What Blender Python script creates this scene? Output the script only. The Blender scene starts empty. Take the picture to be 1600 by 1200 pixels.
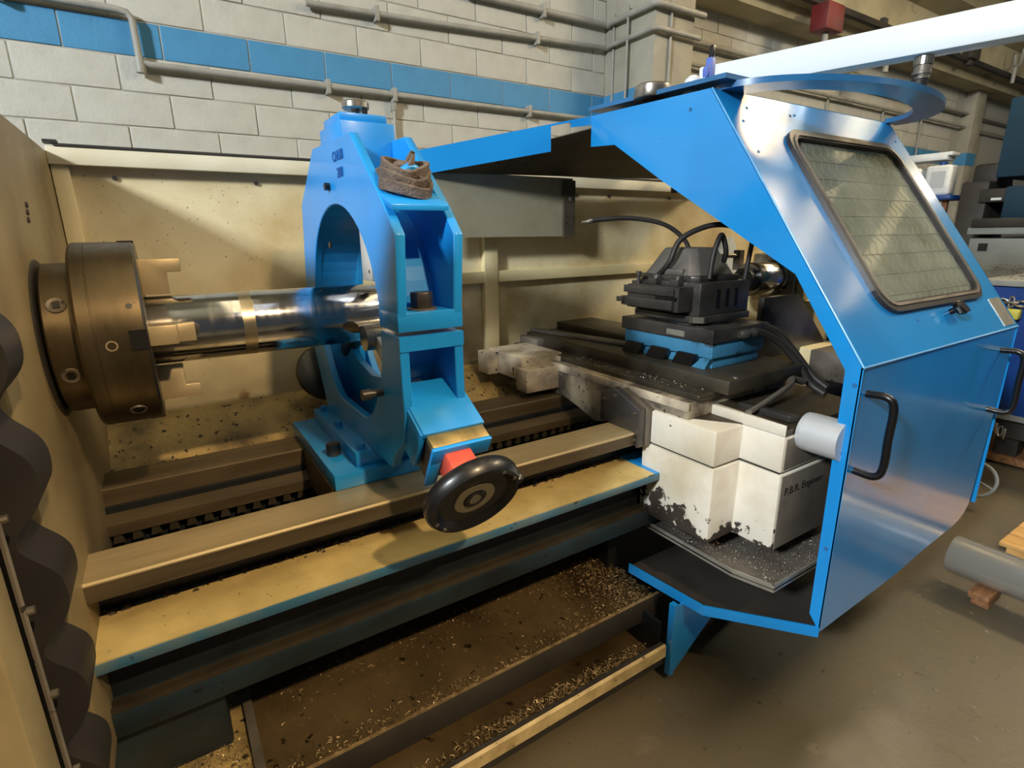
import bpy, bmesh, math, random
from mathutils import Vector, Matrix
random.seed(7)
PI = math.pi
S = bpy.context.scene
C = S.collection

# ------------------------------------------------------------------ camera
YAW, PITCH, ROLL, FPX = 0.56802598, -0.26942912, -0.01187142, 843.42
def cam_axes():
    cy, sy, cp, sp = math.cos(YAW), math.sin(YAW), math.cos(PITCH), math.sin(PITCH)
    f = Vector((sy*cp, cy*cp, sp)); r = Vector((cy, -sy, 0)); u = r.cross(f)
    cr, sr = math.cos(ROLL), math.sin(ROLL)
    return r*cr + u*sr, u*cr - r*sr, f
r_, u_, f_ = cam_axes()
cd = bpy.data.cameras.new('camera'); cam = bpy.data.objects.new('camera', cd); C.objects.link(cam)
M = Matrix(((r_.x, u_.x, -f_.x, 0), (r_.y, u_.y, -f_.y, 0), (r_.z, u_.z, -f_.z, 1.5), (0, 0, 0, 1)))
cam.matrix_world = M
cd.sensor_width = 36; cd.lens = FPX*36/1600; cd.clip_start = 0.02; cd.clip_end = 60
S.camera = cam

# ------------------------------------------------------------------ world, exposure
w = bpy.data.worlds.new('world'); S.world = w; w.use_nodes = True
w.node_tree.nodes['Background'].inputs[0].default_value = (0.80, 0.90, 1.0, 1)
w.node_tree.nodes['Background'].inputs[1].default_value = 0.065
S.view_settings.view_transform = 'Standard'; S.view_settings.look = 'None'
S.view_settings.exposure = 0.08; S.view_settings.gamma = 1.0; S.view_settings.use_curve_mapping = False

def area(name, loc, target, size, power, col, sy=None):
    l = bpy.data.lights.new(name, 'AREA'); l.energy = power; l.color = col; l.size = size
    if sy: l.shape = 'RECTANGLE'; l.size_y = sy
    o = bpy.data.objects.new(name, l); C.objects.link(o); o.location = loc
    o.rotation_euler = (Vector(target)-Vector(loc)).to_track_quat('-Z', 'Y').to_euler()
    return o
# daylight through the big hall door on the left, and warm high-bay lamps under the ceiling
area('door_daylight', (-5.5, -0.9, 4.55), (1.2, 1.5, 1.1), 0.7, 680, (0.90, 0.96, 1.0))
WARM = (1.0, 0.72, 0.40)
def spot(name, loc, target, power, col, angle, blend, radius):
    l = bpy.data.lights.new(name, 'SPOT'); l.energy = power; l.color = col; l.spot_size = math.radians(angle); l.spot_blend = blend; l.shadow_soft_size = radius
    o = bpy.data.objects.new(name, l); C.objects.link(o); o.location = loc
    o.rotation_euler = (Vector(target)-Vector(loc)).to_track_quat('-Z', 'Y').to_euler()
spot('work_lamp_beam', (0.95, -2.35, 4.30), (0.25, 1.12, 0.70), 700, WARM, 33, .9, .08)
area('bay_lamp_side', (5.4, -0.7, 4.40), (2.0, 0.9, 0.6), 1.5, 110, (1.0, 0.82, 0.55), 0.28)
pl_ = bpy.data.lights.new('ceiling_fill_light', 'POINT'); pl_.energy = 32; pl_.color = (1.0, .9, .7); pl_.shadow_soft_size = .15  # added point light that lifts the dark ceiling beams
po_ = bpy.data.objects.new('ceiling_fill_light', pl_); C.objects.link(po_); po_.location = (8.4, .9, 3.7)

# ------------------------------------------------------------------ helpers
def lin(h):
    if isinstance(h, str):
        h = h.lstrip('#'); c = [int(h[i:i+2], 16)/255 for i in (0, 2, 4)]
    else: c = [v/255 for v in h]
    return tuple(v/12.92 if v <= .04045 else ((v+.055)/1.055)**2.4 for v in c) + (1,)

def mat(name, col, rough=.5, metal=0., col2=None, nscale=6., lo=.4, hi=.7, spot=None, sscale=60., sthr=.7,
        spot2=None, s2scale=9., s2thr=.66, bump=0., bscale=40., coat=0., stretch=None, rvar=0., emit=0.):
    m = bpy.data.materials.new(name); m.use_nodes = True
    nt = m.node_tree; N = nt.nodes; L = nt.links
    b = N['Principled BSDF']
    b.inputs['Roughness'].default_value = rough; b.inputs['Metallic'].default_value = metal
    if coat: b.inputs['Coat Weight'].default_value = coat; b.inputs['Coat Roughness'].default_value = .13
    tc = N.new('ShaderNodeTexCoord'); src = tc.outputs['Object']
    if stretch:
        mp = N.new('ShaderNodeMapping'); mp.inputs['Scale'].default_value = stretch
        L.new(src, mp.inputs[0]); src = mp.outputs[0]
    def noise(sc, det=4., rg=.55):
        n = N.new('ShaderNodeTexNoise'); n.inputs['Scale'].default_value = sc; n.inputs['Detail'].default_value = det
        n.inputs['Roughness'].default_value = rg; L.new(src, n.inputs['Vector']); return n.outputs['Fac']
    def ramp(fac, a, c):
        r = N.new('ShaderNodeMapRange'); r.inputs[1].default_value = a; r.inputs[2].default_value = c
        L.new(fac, r.inputs[0]); return r.outputs[0]
    def mix(fac, a, c):
        x = N.new('ShaderNodeMix'); x.data_type = 'RGBA'
        if hasattr(fac, 'links'): L.new(fac, x.inputs[0])
        else: x.inputs[0].default_value = fac
        for i, v in ((6, a), (7, c)):
            if hasattr(v, 'links'): L.new(v, x.inputs[i])
            else: x.inputs[i].default_value = v
        return x.outputs[2]
    cur = lin(col)
    if col2: cur = mix(ramp(noise(nscale, 6.), lo, hi), cur, lin(col2))
    if spot2: cur = mix(ramp(noise(s2scale, 8., .65), s2thr, s2thr+.07), cur, lin(spot2))
    if spot: cur = mix(ramp(noise(sscale, 3.), sthr, sthr+.05), cur, lin(spot))
    if hasattr(cur, 'links'): L.new(cur, b.inputs['Base Color'])
    else: b.inputs['Base Color'].default_value = cur
    if rvar:
        L.new(ramp2(N, L, noise(nscale*2, 5.), rough-rvar, rough+rvar), b.inputs['Roughness'])
    if bump:
        bp = N.new('ShaderNodeBump'); bp.inputs['Strength'].default_value = bump; bp.inputs['Distance'].default_value = .01
        L.new(noise(bscale, 6.), bp.inputs['Height']); L.new(bp.outputs[0], b.inputs['Normal'])
    if emit:
        b.inputs['Emission Color'].default_value = lin(col); b.inputs['Emission Strength'].default_value = emit
    return m
def ramp2(N, L, fac, a, c):
    r = N.new('ShaderNodeMapRange'); r.inputs[1].default_value = .3; r.inputs[2].default_value = .7
    r.inputs[3].default_value = a; r.inputs[4].default_value = c; L.new(fac, r.inputs[0]); return r.outputs[0]

ORG = {}
def thing(name, label, cat, loc, group=None):
    o = bpy.data.objects.new(name, None); C.objects.link(o); o.location = loc; o.empty_display_size = .05
    o['label'] = label; o['category'] = cat
    if group: o['group'] = group
    ORG[o.name] = Vector(loc); return o
def tag(o, label, cat, group=None):
    o['label'] = label; o['category'] = cat
    if group: o['group'] = group
    return o

class MB:
    def __init__(s): s.v = []; s.f = []
    def add(s, vs, fs):
        k = len(s.v); s.v += [Vector(p) for p in vs]; s.f += [[i+k for i in f] for f in fs]; return s
    def box(s, x0, x1, y0, y1, z0, z1):
        vs = [(x, y, z) for z in (z0, z1) for y in (y0, y1) for x in (x0, x1)]
        return s.add(vs, [(0, 2, 3, 1), (4, 5, 7, 6), (0, 1, 5, 4), (2, 6, 7, 3), (0, 4, 6, 2), (1, 3, 7, 5)])
    def prism(s, poly, a0, a1, ax='x', hole=None):
        """polygon in the plane across `ax`, extruded from a0 to a1 (x: (y,z); y: (x,z); z: (x,y))"""
        def P(p, a): return {'x': (a, p[0], p[1]), 'y': (p[0], a, p[1]), 'z': (p[0], p[1], a)}[ax]
        n = len(poly); vs = [P(p, a0) for p in poly] + [P(p, a1) for p in poly]
        fs = [tuple(range(n)), tuple(range(2*n-1, n-1, -1))]
        fs += [(i, i+n, (i+1) % n+n, (i+1) % n) for i in range(n)]
        return s.add(vs, fs)
    def ring(s, pa, pb, a0, a1, ax='x'):
        """closed band between two equal-length loops"""
        def P(p, a): return {'x': (a, p[0], p[1]), 'y': (p[0], a, p[1]), 'z': (p[0], p[1], a)}[ax]
        n = len(pa); vs = [P(p, a) for a in (a0, a1) for p in list(pa)+list(pb)]
        fs = []
        for i in range(n):
            j = (i+1) % n
            fs += [(i, j, n+j, n+i), (2*n+i, 3*n+i, 3*n+j, 2*n+j), (i, 2*n+i, 2*n+j, j), (n+i, n+j, 3*n+j, 3*n+i)]
        return s.add(vs, fs)
    def cyl(s, p, q, r, n=24, r2=None):
        p = Vector(p); q = Vector(q); d = (q-p).normalized(); a = d.orthogonal().normalized(); b = d.cross(a)
        r2 = r if r2 is None else r2
        vs = [p+(a*math.cos(t)+b*math.sin(t))*r for t in [2*PI*i/n for i in range(n)]]
        vs += [q+(a*math.cos(t)+b*math.sin(t))*r2 for t in [2*PI*i/n for i in range(n)]]
        return s.add(vs, [tuple(range(n-1, -1, -1)), tuple(range(n, 2*n))] + [(i, (i+1) % n, (i+1) % n+n, i+n) for i in range(n)])
    def turn(s, p, d, prof, n=40, closed=False):
        """revolve profile [(along, radius)] about axis p,d"""
        p = Vector(p); d = Vector(d).normalized(); a = d.orthogonal().normalized(); b = d.cross(a); k = len(prof)
        vs = [p+d*h+(a*math.cos(2*PI*i/n)+b*math.sin(2*PI*i/n))*r for i in range(n) for h, r in prof]
        fs = []
        for i in range(n):
            j = (i+1) % n
            for q in range(k if closed else k-1):
                q2 = (q+1) % k
                fs.append((i*k+q, j*k+q, j*k+q2, i*k+q2))
        if not closed:
            fs.append(tuple(i*k for i in range(n-1, -1, -1))); fs.append(tuple(i*k+k-1 for i in range(n)))
        return s.add(vs, fs)
    def tube(s, pts, r, n=8, flat=1.):
        pts = [Vector(p) for p in pts]; k = len(pts); up = None; vs = []
        for i, p in enumerate(pts):
            d = (pts[min(i+1, k-1)]-pts[max(i-1, 0)]).normalized()
            if up is None: up = d.orthogonal().normalized()
            up = (up-d*up.dot(d)).normalized(); b = d.cross(up)
            rr = r[i] if isinstance(r, (list, tuple)) else r
            vs += [p+(up*math.cos(2*PI*j/n)+b*math.sin(2*PI*j/n)*flat)*rr for j in range(n)]
        fs = [(i*n+j, i*n+(j+1) % n, (i+1)*n+(j+1) % n, (i+1)*n+j) for i in range(k-1) for j in range(n)]
        fs += [tuple(range(n-1, -1, -1)), tuple(range((k-1)*n, k*n))]
        return s.add(vs, fs)
    def slab(s, quad, t):
        """thick plate from coplanar polygon, thickness t along its normal"""
        q = [Vector(p) for p in quad]; nrm = (q[1]-q[0]).cross(q[2]-q[0]).normalized()*t; n = len(q)
        return s.add(q+[p-nrm for p in q], [tuple(range(n)), tuple(range(2*n-1, n-1, -1))] + [(i, i+n, (i+1) % n+n, (i+1) % n) for i in range(n)])
    def build(s, name, m, parent=None, bevel=0., smooth=False, seg=2, label=None):
        me = bpy.data.meshes.new(name)
        if parent is not None: off = ORG[parent.name]
        else:
            xs = [v.x for v in s.v]; ys = [v.y for v in s.v]; zs = [v.z for v in s.v]
            off = Vector(((min(xs)+max(xs))/2, (min(ys)+max(ys))/2, min(zs)))
        me.from_pydata([v-off for v in s.v], [], s.f)
        bm = bmesh.new(); bm.from_mesh(me)
        bmesh.ops.recalc_face_normals(bm, faces=bm.faces)
        if bevel:
            es = [e for e in bm.edges if len(e.link_faces) == 2 and e.calc_face_angle(0) > .6]
            bmesh.ops.bevel(bm, geom=es, offset=bevel, segments=seg, affect='EDGES', profile=.5, clamp_overlap=True)
        bm.to_mesh(me); bm.free()
        if smooth or bevel:
            try:
                me.shade_smooth(); me.set_sharp_from_angle(angle=math.radians(38))
            except Exception: pass
        me.materials.append(m)
        o = bpy.data.objects.new(name, me); C.objects.link(o)
        if parent is not None: o.parent = parent
        else: o.location = off
        ORG[o.name] = off
        if label: o['label'] = label
        return o
def struct(o): o['kind'] = 'structure'; return o
def bez(pts, n=24):
    """Catmull-Rom through points"""
    P = [Vector(p) for p in pts]; P = [P[0]*2-P[1]]+P+[P[-1]*2-P[-2]]; out = []
    seg = len(P)-3
    for i in range(seg):
        for k in range(n//seg+1):
            t = k/(n//seg+1); a, b, c, d = P[i:i+4]
            out.append(.5*((2*b)+(c-a)*t+(2*a-5*b+4*c-d)*t*t+(3*b-a-3*c+d)*t**3))
    out.append(P[-2]); return out
def arc(cx, cy, r, a0, a1, n): return [(cx+r*math.cos(a0+(a1-a0)*i/n), cy+r*math.sin(a0+(a1-a0)*i/n)) for i in range(n+1)]
def text(name, body, size, loc, rot, m, parent, ext=.0006):
    cu = bpy.data.curves.new(name, 'FONT'); cu.body = body; cu.size = size; cu.extrude = ext
    o = bpy.data.objects.new(name+'_tmp', cu); C.objects.link(o)
    dg = bpy.context.evaluated_depsgraph_get(); me = bpy.data.meshes.new_from_object(o.evaluated_get(dg))
    bpy.data.objects.remove(o)
    me.materials.clear(); me.materials.append(m)
    t = bpy.data.objects.new(name, me); C.objects.link(t); t.parent = parent
    t.location = Vector(loc)-ORG[parent.name]; t.rotation_euler = rot
    return t

# ------------------------------------------------------------------ materials
K = {}
K['block'] = mat('block_paint', (190, 189, 180), .75, col2=(174, 172, 162), nscale=5, spot=(132, 128, 116), sscale=45, sthr=.74, bump=.25, bscale=70)
K['blockblue'] = mat('stripe_paint', (68, 138, 184), .6, col2=(60, 126, 170), nscale=5, spot=(110, 160, 195), sscale=55, sthr=.75, bump=.2, bscale=70)
K['mortar'] = mat('mortar', (168, 166, 157), .9, bump=.3)
K['concrete'] = mat('ceiling_concrete', (186, 176, 146), .85, col2=(158, 148, 122), nscale=2.5, spot2=(105, 98, 82), s2scale=3, s2thr=.66)
K['pilaster'] = mat('pilaster_paint', (164, 160, 146), .8, col2=(146, 142, 128), nscale=4)
K['conduit'] = mat('conduit_paint', (158, 156, 148), .5, col2=(140, 138, 130), nscale=9)
K['floor'] = mat('floor_concrete', (106, 96, 76), .40, col2=(84, 76, 59), nscale=1.8, lo=.35, hi=.75, spot=(74, 62, 48), sscale=26, sthr=.68, spot2=(118, 108, 88), s2scale=5, s2thr=.64, bump=.06, bscale=60, rvar=.14)
K['cream'] = mat('cream_enamel', (221, 205, 160), .42, col2=(203, 181, 128), nscale=3.2, spot=(70, 56, 36), sscale=58, sthr=.72, spot2=(150, 124, 78), s2scale=6, s2thr=.66)
K['headwall'] = mat('headstock_cream_dimmed', (140, 124, 90), .5, col2=(108, 92, 62), nscale=4, lo=.4, hi=.75, spot=(70, 58, 40), sscale=40, sthr=.72, spot2=(110, 92, 60), s2scale=4, s2thr=.62)  # cream darkened in colour to stand for the weak light on this wall
K['creamdirty'] = mat('cream_splashed', (226, 212, 172), .5, col2=(190, 166, 114), nscale=3, lo=.42, hi=.72, spot=(62, 50, 34), sscale=105, sthr=.66, spot2=(104, 82, 50), s2scale=4, s2thr=.64)
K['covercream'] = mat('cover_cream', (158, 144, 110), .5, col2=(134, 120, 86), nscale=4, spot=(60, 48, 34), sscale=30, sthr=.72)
K['chute'] = mat('oily_chute', (176, 152, 98), .55, col2=(72, 58, 38), nscale=5, lo=.42, hi=.68, spot=(45, 36, 24), sscale=50, sthr=.62, bump=.5, bscale=60)
K['apron'] = mat('apron_cream', (224, 217, 202), .45, col2=(198, 186, 160), nscale=4, spot=(48, 40, 32), sscale=34, sthr=.715, spot2=(120, 104, 82), s2scale=5, s2thr=.68)
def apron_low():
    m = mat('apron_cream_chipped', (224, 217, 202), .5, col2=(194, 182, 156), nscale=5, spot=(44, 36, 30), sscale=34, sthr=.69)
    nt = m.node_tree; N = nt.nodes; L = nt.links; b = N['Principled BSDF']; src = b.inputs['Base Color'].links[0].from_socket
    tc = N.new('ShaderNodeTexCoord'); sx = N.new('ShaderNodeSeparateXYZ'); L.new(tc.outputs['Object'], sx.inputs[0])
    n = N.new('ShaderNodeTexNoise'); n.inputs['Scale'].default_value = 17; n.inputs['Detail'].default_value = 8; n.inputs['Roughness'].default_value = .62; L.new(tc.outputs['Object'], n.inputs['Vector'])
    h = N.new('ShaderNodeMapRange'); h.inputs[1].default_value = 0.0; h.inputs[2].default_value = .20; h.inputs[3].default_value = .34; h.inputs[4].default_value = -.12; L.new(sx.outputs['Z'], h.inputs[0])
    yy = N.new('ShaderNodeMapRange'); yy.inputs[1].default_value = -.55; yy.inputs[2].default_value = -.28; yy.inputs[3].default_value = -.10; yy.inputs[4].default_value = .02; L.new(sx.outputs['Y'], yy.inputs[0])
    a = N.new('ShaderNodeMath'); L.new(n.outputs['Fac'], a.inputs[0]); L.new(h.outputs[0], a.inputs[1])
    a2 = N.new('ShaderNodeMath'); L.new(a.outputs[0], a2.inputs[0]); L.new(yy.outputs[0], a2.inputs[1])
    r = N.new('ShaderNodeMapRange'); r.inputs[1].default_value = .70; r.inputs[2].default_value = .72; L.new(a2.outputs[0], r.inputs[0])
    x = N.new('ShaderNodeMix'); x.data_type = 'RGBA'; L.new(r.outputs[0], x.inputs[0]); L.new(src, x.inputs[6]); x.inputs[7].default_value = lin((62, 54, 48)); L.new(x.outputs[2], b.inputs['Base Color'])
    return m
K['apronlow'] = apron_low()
K['reardirty'] = mat('rear_block_dirty', (200, 186, 162), .5, col2=(124, 112, 96), nscale=7, lo=.4, hi=.65, spot=(50, 44, 38), sscale=30, sthr=.65)
K['frontdark'] = mat('apron_front_grey', (112, 104, 92), .45, col2=(86, 78, 68), nscale=5, spot=(48, 42, 36), sscale=40, sthr=.7)  # dark grey colour for the apron front panels
K['saddle'] = mat('saddle_grimy', (176, 162, 136), .5, col2=(74, 66, 56), nscale=6, lo=.38, hi=.62, spot=(40, 34, 28), sscale=40, sthr=.64)
K['blue'] = mat('blue_enamel', (26, 143, 222), .34, col2=(22, 133, 210), nscale=4, spot=(20, 70, 130), sscale=70, sthr=.755, coat=.2)
K['hood'] = mat('hood_blue_enamel', (28, 145, 220), .26, col2=(24, 135, 208), nscale=3, spot=(24, 66, 112), sscale=50, sthr=.76, coat=1.0)
K['fold'] = mat('fold_highlight_blue', (96, 176, 232), .3, col2=(70, 150, 214), nscale=20, coat=.5)  # paler blue paints the highlight along the hood's folded edges
K['hoodin'] = mat('hood_inside', (84, 76, 62), .6, col2=(58, 52, 42), nscale=5, spot=(30, 26, 20), sscale=30, sthr=.66)
K['curtain'] = mat('grey_sheet', (158, 150, 126), .45, col2=(140, 132, 110), nscale=5, spot=(96, 88, 70), sscale=50, sthr=.72)
K['ring'] = mat('ring_blue', (46, 112, 164), .3, col2=(38, 98, 146), nscale=4, coat=.4)
K['bedblue'] = mat('bed_blue_grimy', (32, 48, 56), .45, col2=(18, 24, 27), nscale=5, lo=.35, hi=.7, spot=(24, 26, 26), sscale=30, sthr=.66)
K['ledgeblue'] = mat('ledge_blue_worn', (58, 104, 134), .45, col2=(96, 112, 112), nscale=9, lo=.4, hi=.7, spot=(40, 44, 44), sscale=30, sthr=.66)
K['beddark'] = mat('bed_dark_oily', (30, 36, 40), .45, col2=(16, 17, 18), nscale=6)
K['way'] = mat('ground_way_steel', (190, 172, 134), .34, .45, col2=(160, 142, 106), nscale=5, stretch=(.4, 3, 3), spot=(110, 98, 78), sscale=60, sthr=.74, rvar=.06)
K['waydark'] = mat('way_side_steel', (96, 83, 62), .45, .3, col2=(70, 60, 46), nscale=7, stretch=(.4, 4, 4))
K['ledge'] = mat('dusty_ledge_paint', (206, 184, 124), .38, col2=(176, 156, 104), nscale=7, spot=(90, 74, 44), sscale=80, sthr=.69, spot2=(134, 120, 84), s2scale=12, s2thr=.66, bump=.12, bscale=120)
K['steel'] = mat('steel', (170, 164, 154), .3, .9, col2=(132, 126, 116), nscale=9, rvar=.08)
K['chuck'] = mat('chuck_steel', (112, 98, 74), .34, .8, col2=(76, 66, 50), nscale=5, lo=.35, hi=.7, stretch=(3, 1, 1), spot=(50, 42, 30), sscale=50, sthr=.7, rvar=.08)
K['jaw'] = mat('jaw_steel', (190, 172, 136), .42, .45, col2=(168, 150, 116), nscale=10)
K['chrome'] = mat('turned_bar', (205, 205, 206), .15, 1.0, col2=(176, 174, 172), nscale=3, stretch=(9, .3, .3), lo=.35, hi=.75, rvar=.06)
K['wear'] = mat('worn_band', (196, 184, 156), .3, .9, col2=(160, 146, 118), nscale=12)
K['black'] = mat('black_plastic', (16, 15, 16), .34, coat=.15)
K['dark'] = mat('dark_steel', (86, 82, 79), .34, .55, col2=(58, 54, 52), nscale=8, spot=(120, 114, 108), sscale=40, sthr=.72)
K['void'] = mat('void_black', (8, 8, 8), .9)
K['mid'] = mat('grey_cast', (124, 116, 106), .48, .4, col2=(86, 78, 70), nscale=7, spot=(52, 46, 40), sscale=40, sthr=.66)
K['cap'] = mat('turret_cap_grey', (132, 126, 120), .42, .5, col2=(104, 98, 92), nscale=7)
K['slide'] = mat('slide_oiled', (84, 76, 62), .38, .5, col2=(56, 50, 40), nscale=6, spot=(150, 142, 126), sscale=90, sthr=.76)
K['tpblue'] = mat('tool_post_blue', (62, 128, 164), .5, col2=(44, 100, 132), nscale=6, spot2=(36, 44, 48), s2scale=8, s2thr=.55)
K['brass'] = mat('bronze_plate', (196, 170, 112), .3, .8, col2=(160, 138, 92), nscale=10, stretch=(3, 1, 1))
K['red'] = mat('red_paint', (206, 84, 62), .35, col2=(180, 64, 48), nscale=14)
K['redbox'] = mat('red_alarm', (116, 38, 40), .5, col2=(94, 32, 34), nscale=6)
K['ringface'] = mat('wheel_ring', (148, 138, 114), .4, .4)
K['white'] = mat('white_enamel', (232, 240, 244), .3, coat=.3)
K['greyunder'] = mat('white_frame', (190, 196, 200), .5)
K['rubber'] = mat('black_rubber', (42, 38, 35), .55, col2=(30, 27, 25), nscale=7)
K['seal'] = mat('window_seal', (54, 50, 47), .35, col2=(42, 38, 36), nscale=8)
K['strap'] = mat('woven_sling', (108, 96, 88), .85, col2=(72, 62, 56), nscale=30, bump=.6, bscale=160)
K['tray'] = mat('oily_tray', (98, 82, 56), .3, col2=(58, 46, 30), nscale=3.2, lo=.36, hi=.66, spot=(34, 27, 18), sscale=30, sthr=.64, rvar=.1)
K['trim'] = mat('tray_rim_cream', (212, 190, 138), .5, col2=(160, 138, 90), nscale=14, spot=(80, 64, 40), sscale=50, sthr=.66)
K['swarf'] = mat('swarf', (176, 152, 110), .4, .35, col2=(92, 74, 48), nscale=30)
K['swarfgrey'] = mat('swarf_grey', (168, 160, 150), .4, .4, col2=(82, 70, 62), nscale=30)
K['grime'] = mat('oily_dirt', (62, 46, 28), .5, col2=(34, 26, 18), nscale=16, bump=.8, bscale=90)
K['wood'] = mat('wood', (150, 104, 66), .7, col2=(104, 70, 44), nscale=9, stretch=(1, 6, 6))
K['pine'] = mat('pine_board', (214, 168, 100), .6, col2=(190, 140, 76), nscale=7, stretch=(6, 1, 1))
K['farblue'] = mat('far_machine_blue', (26, 62, 84), .5, col2=(22, 54, 74), nscale=3)
K['bin'] = mat('bin_blue', (22, 66, 140), .4, col2=(18, 54, 118), nscale=3)
K['fargrey'] = mat('far_grey', (150, 154, 150), .6, col2=(128, 130, 126), nscale=4)
K['fardark'] = mat('far_dark', (58, 54, 48), .6, col2=(40, 36, 32), nscale=4)
K['chain'] = mat('galvanised_chain', (190, 188, 184), .3, .9)
K['clampblue'] = mat('clamp_blue', (92, 116, 196), .45)
K['ink'] = mat('marker_ink', (14, 84, 160), .7)
K['bright'] = mat('lit_pale_steel', (214, 216, 218), .35, .35)  # pale colour paints reflections and door light onto the steel
K['inkdark'] = mat('stencil_ink', (30, 28, 28), .7)
K['plate'] = mat('aluminium_plate', (176, 172, 160), .35, .6, col2=(150, 146, 134), nscale=20)
K['meshgrey'] = mat('mesh_grey', (140, 142, 128), .6)
K['diffuser'] = mat('lamp_diffuser', (255, 232, 186), .5, emit=4.5)
K['fillpane'] = mat('fill_strip_pane', (240, 246, 255), .5, emit=.6)  # glow of the added overhead strips, soft fill and reflections
K['barchrome'] = mat('bar_chrome', (190, 186, 176), .22, .6, col2=(184, 178, 166), nscale=4)
K['lamp'] = mat('lamp_tube', (255, 226, 170), .5, emit=14.)
K['paper'] = mat('white_bottle', (226, 230, 232), .4, col2=(200, 206, 210), nscale=6)
def glass_mat():
    m = bpy.data.materials.new('dirty_pane'); m.use_nodes = True; nt = m.node_tree; N = nt.nodes; L = nt.links
    N.clear(); out = N.new('ShaderNodeOutputMaterial')
    tr = N.new('ShaderNodeBsdfTransparent'); tr.inputs[0].default_value = (.62, .64, .56, 1)
    df = N.new('ShaderNodeBsdfDiffuse'); df.inputs[0].default_value = lin((150, 153, 138))
    gl = N.new('ShaderNodeBsdfGlossy'); gl.inputs[1].default_value = .06
    tc = N.new('ShaderNodeTexCoord'); n = N.new('ShaderNodeTexNoise'); n.inputs['Scale'].default_value = 5; n.inputs['Detail'].default_value = 8
    L.new(tc.outputs['Object'], n.inputs['Vector'])
    mr = N.new('ShaderNodeMapRange'); mr.inputs[1].default_value = .35; mr.inputs[2].default_value = .7; mr.inputs[3].default_value = .42; mr.inputs[4].default_value = .86
    L.new(n.outputs['Fac'], mr.inputs[0])
    a = N.new('ShaderNodeMixShader'); L.new(mr.outputs[0], a.inputs[0]); L.new(tr.outputs[0], a.inputs[1]); L.new(df.outputs[0], a.inputs[2])
    b = N.new('ShaderNodeMixShader'); b.inputs[0].default_value = .06; L.new(a.outputs[0], b.inputs[1]); L.new(gl.outputs[0], b.inputs[2])
    L.new(b.outputs[0], out.inputs[0]); return m
K['glass'] = glass_mat()

K['beam'] = mat('beam_cream', (222, 214, 188), .45, col2=(204, 192, 160), nscale=4, spot=(120, 100, 70), sscale=50, sthr=.72)
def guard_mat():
    m = mat('guard_cream_soot_shade', (226, 212, 172), .5, col2=(190, 166, 114), nscale=3, lo=.42, hi=.72, spot=(62, 50, 34), sscale=105, sthr=.66, spot2=(150, 124, 80), s2scale=4, s2thr=.64)
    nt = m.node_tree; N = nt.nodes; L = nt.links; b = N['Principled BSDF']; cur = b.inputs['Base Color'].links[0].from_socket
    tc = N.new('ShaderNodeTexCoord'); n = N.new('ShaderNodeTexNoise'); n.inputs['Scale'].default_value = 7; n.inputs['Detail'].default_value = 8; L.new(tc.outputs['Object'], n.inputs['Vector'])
    for (cx, cz, rx, rz, k) in ((1.02, 1.00, .55, .34, .85), (.50, 1.30, .22, .16, .55), (.10, .95, .9, .14, .5)):  # soot patches; the first also paints in shade from hood and steady rest
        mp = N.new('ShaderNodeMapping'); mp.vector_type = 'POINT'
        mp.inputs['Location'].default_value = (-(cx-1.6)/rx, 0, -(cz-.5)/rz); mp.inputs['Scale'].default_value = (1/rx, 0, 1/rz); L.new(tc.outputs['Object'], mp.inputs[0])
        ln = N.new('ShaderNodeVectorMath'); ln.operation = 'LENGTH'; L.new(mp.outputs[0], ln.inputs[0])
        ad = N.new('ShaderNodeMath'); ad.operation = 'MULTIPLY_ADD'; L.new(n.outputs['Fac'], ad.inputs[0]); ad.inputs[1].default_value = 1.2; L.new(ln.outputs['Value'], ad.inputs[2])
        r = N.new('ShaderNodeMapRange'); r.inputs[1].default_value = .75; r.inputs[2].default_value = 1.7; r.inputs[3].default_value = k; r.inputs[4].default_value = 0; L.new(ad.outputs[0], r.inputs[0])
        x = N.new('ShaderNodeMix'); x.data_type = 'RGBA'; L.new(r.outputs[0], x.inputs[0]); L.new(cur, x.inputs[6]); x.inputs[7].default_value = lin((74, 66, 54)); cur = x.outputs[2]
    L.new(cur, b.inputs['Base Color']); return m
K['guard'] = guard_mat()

# ================================================================== SETTING
struct(MB().box(-4, 14, -6, 3.9, -.12, 0).build('floor', K['floor']))
WY = 3.5; CH = .159; BL = .4
wall = struct(MB().box(-4, 14, WY+.002, WY+.25, 0, 5.0).build('wall_back', K['mortar']))
# concrete blocks, each one proud of the joints
bmesh_block = {}
def block_mesh(wd, key):
    if (wd, key) not in bmesh_block:
        o = MB().box(-wd/2+.003, wd/2-.003, 0, .05, .003, CH-.003).build('block', K[key], None, .003, seg=1)
        me = o.data; bpy.data.objects.remove(o); bmesh_block[(wd, key)] = me
    return bmesh_block[(wd, key)]
nblk = 0
def lay(x0, x1, z0, z1):
    global nblk
    for row in range(-12, 12):
        z = 2.363+row*CH
        if z+CH < z0 or z > z1: continue
        off = -.215 if row % 2 == 0 else -.015
        k = math.floor((x0-off)/BL)
        while off+k*BL < x1-.01:
            a = max(off+k*BL, x0); b = min(off+(k+1)*BL, x1); k += 1
            wd = round(b-a, 3)
            if wd < .03 or nblk >= 300: continue
            me = block_mesh(wd, 'blockblue' if row == 0 else 'block')
            o = bpy.data.objects.new('block', me); C.objects.link(o); o.parent = wall
            # mesh is centred on its bottom centre
            o.location = Vector(((a+b)/2, WY+.022+random.uniform(-.0015, .0015), z+.003))-ORG['wall_back']; nblk += 1
lay(-1.2, 3.109, 1.72, 3.25)
lay(3.504, 9.4, 2.0, 3.3)
lay(9.4, 13, 1.7, 2.7)
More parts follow.
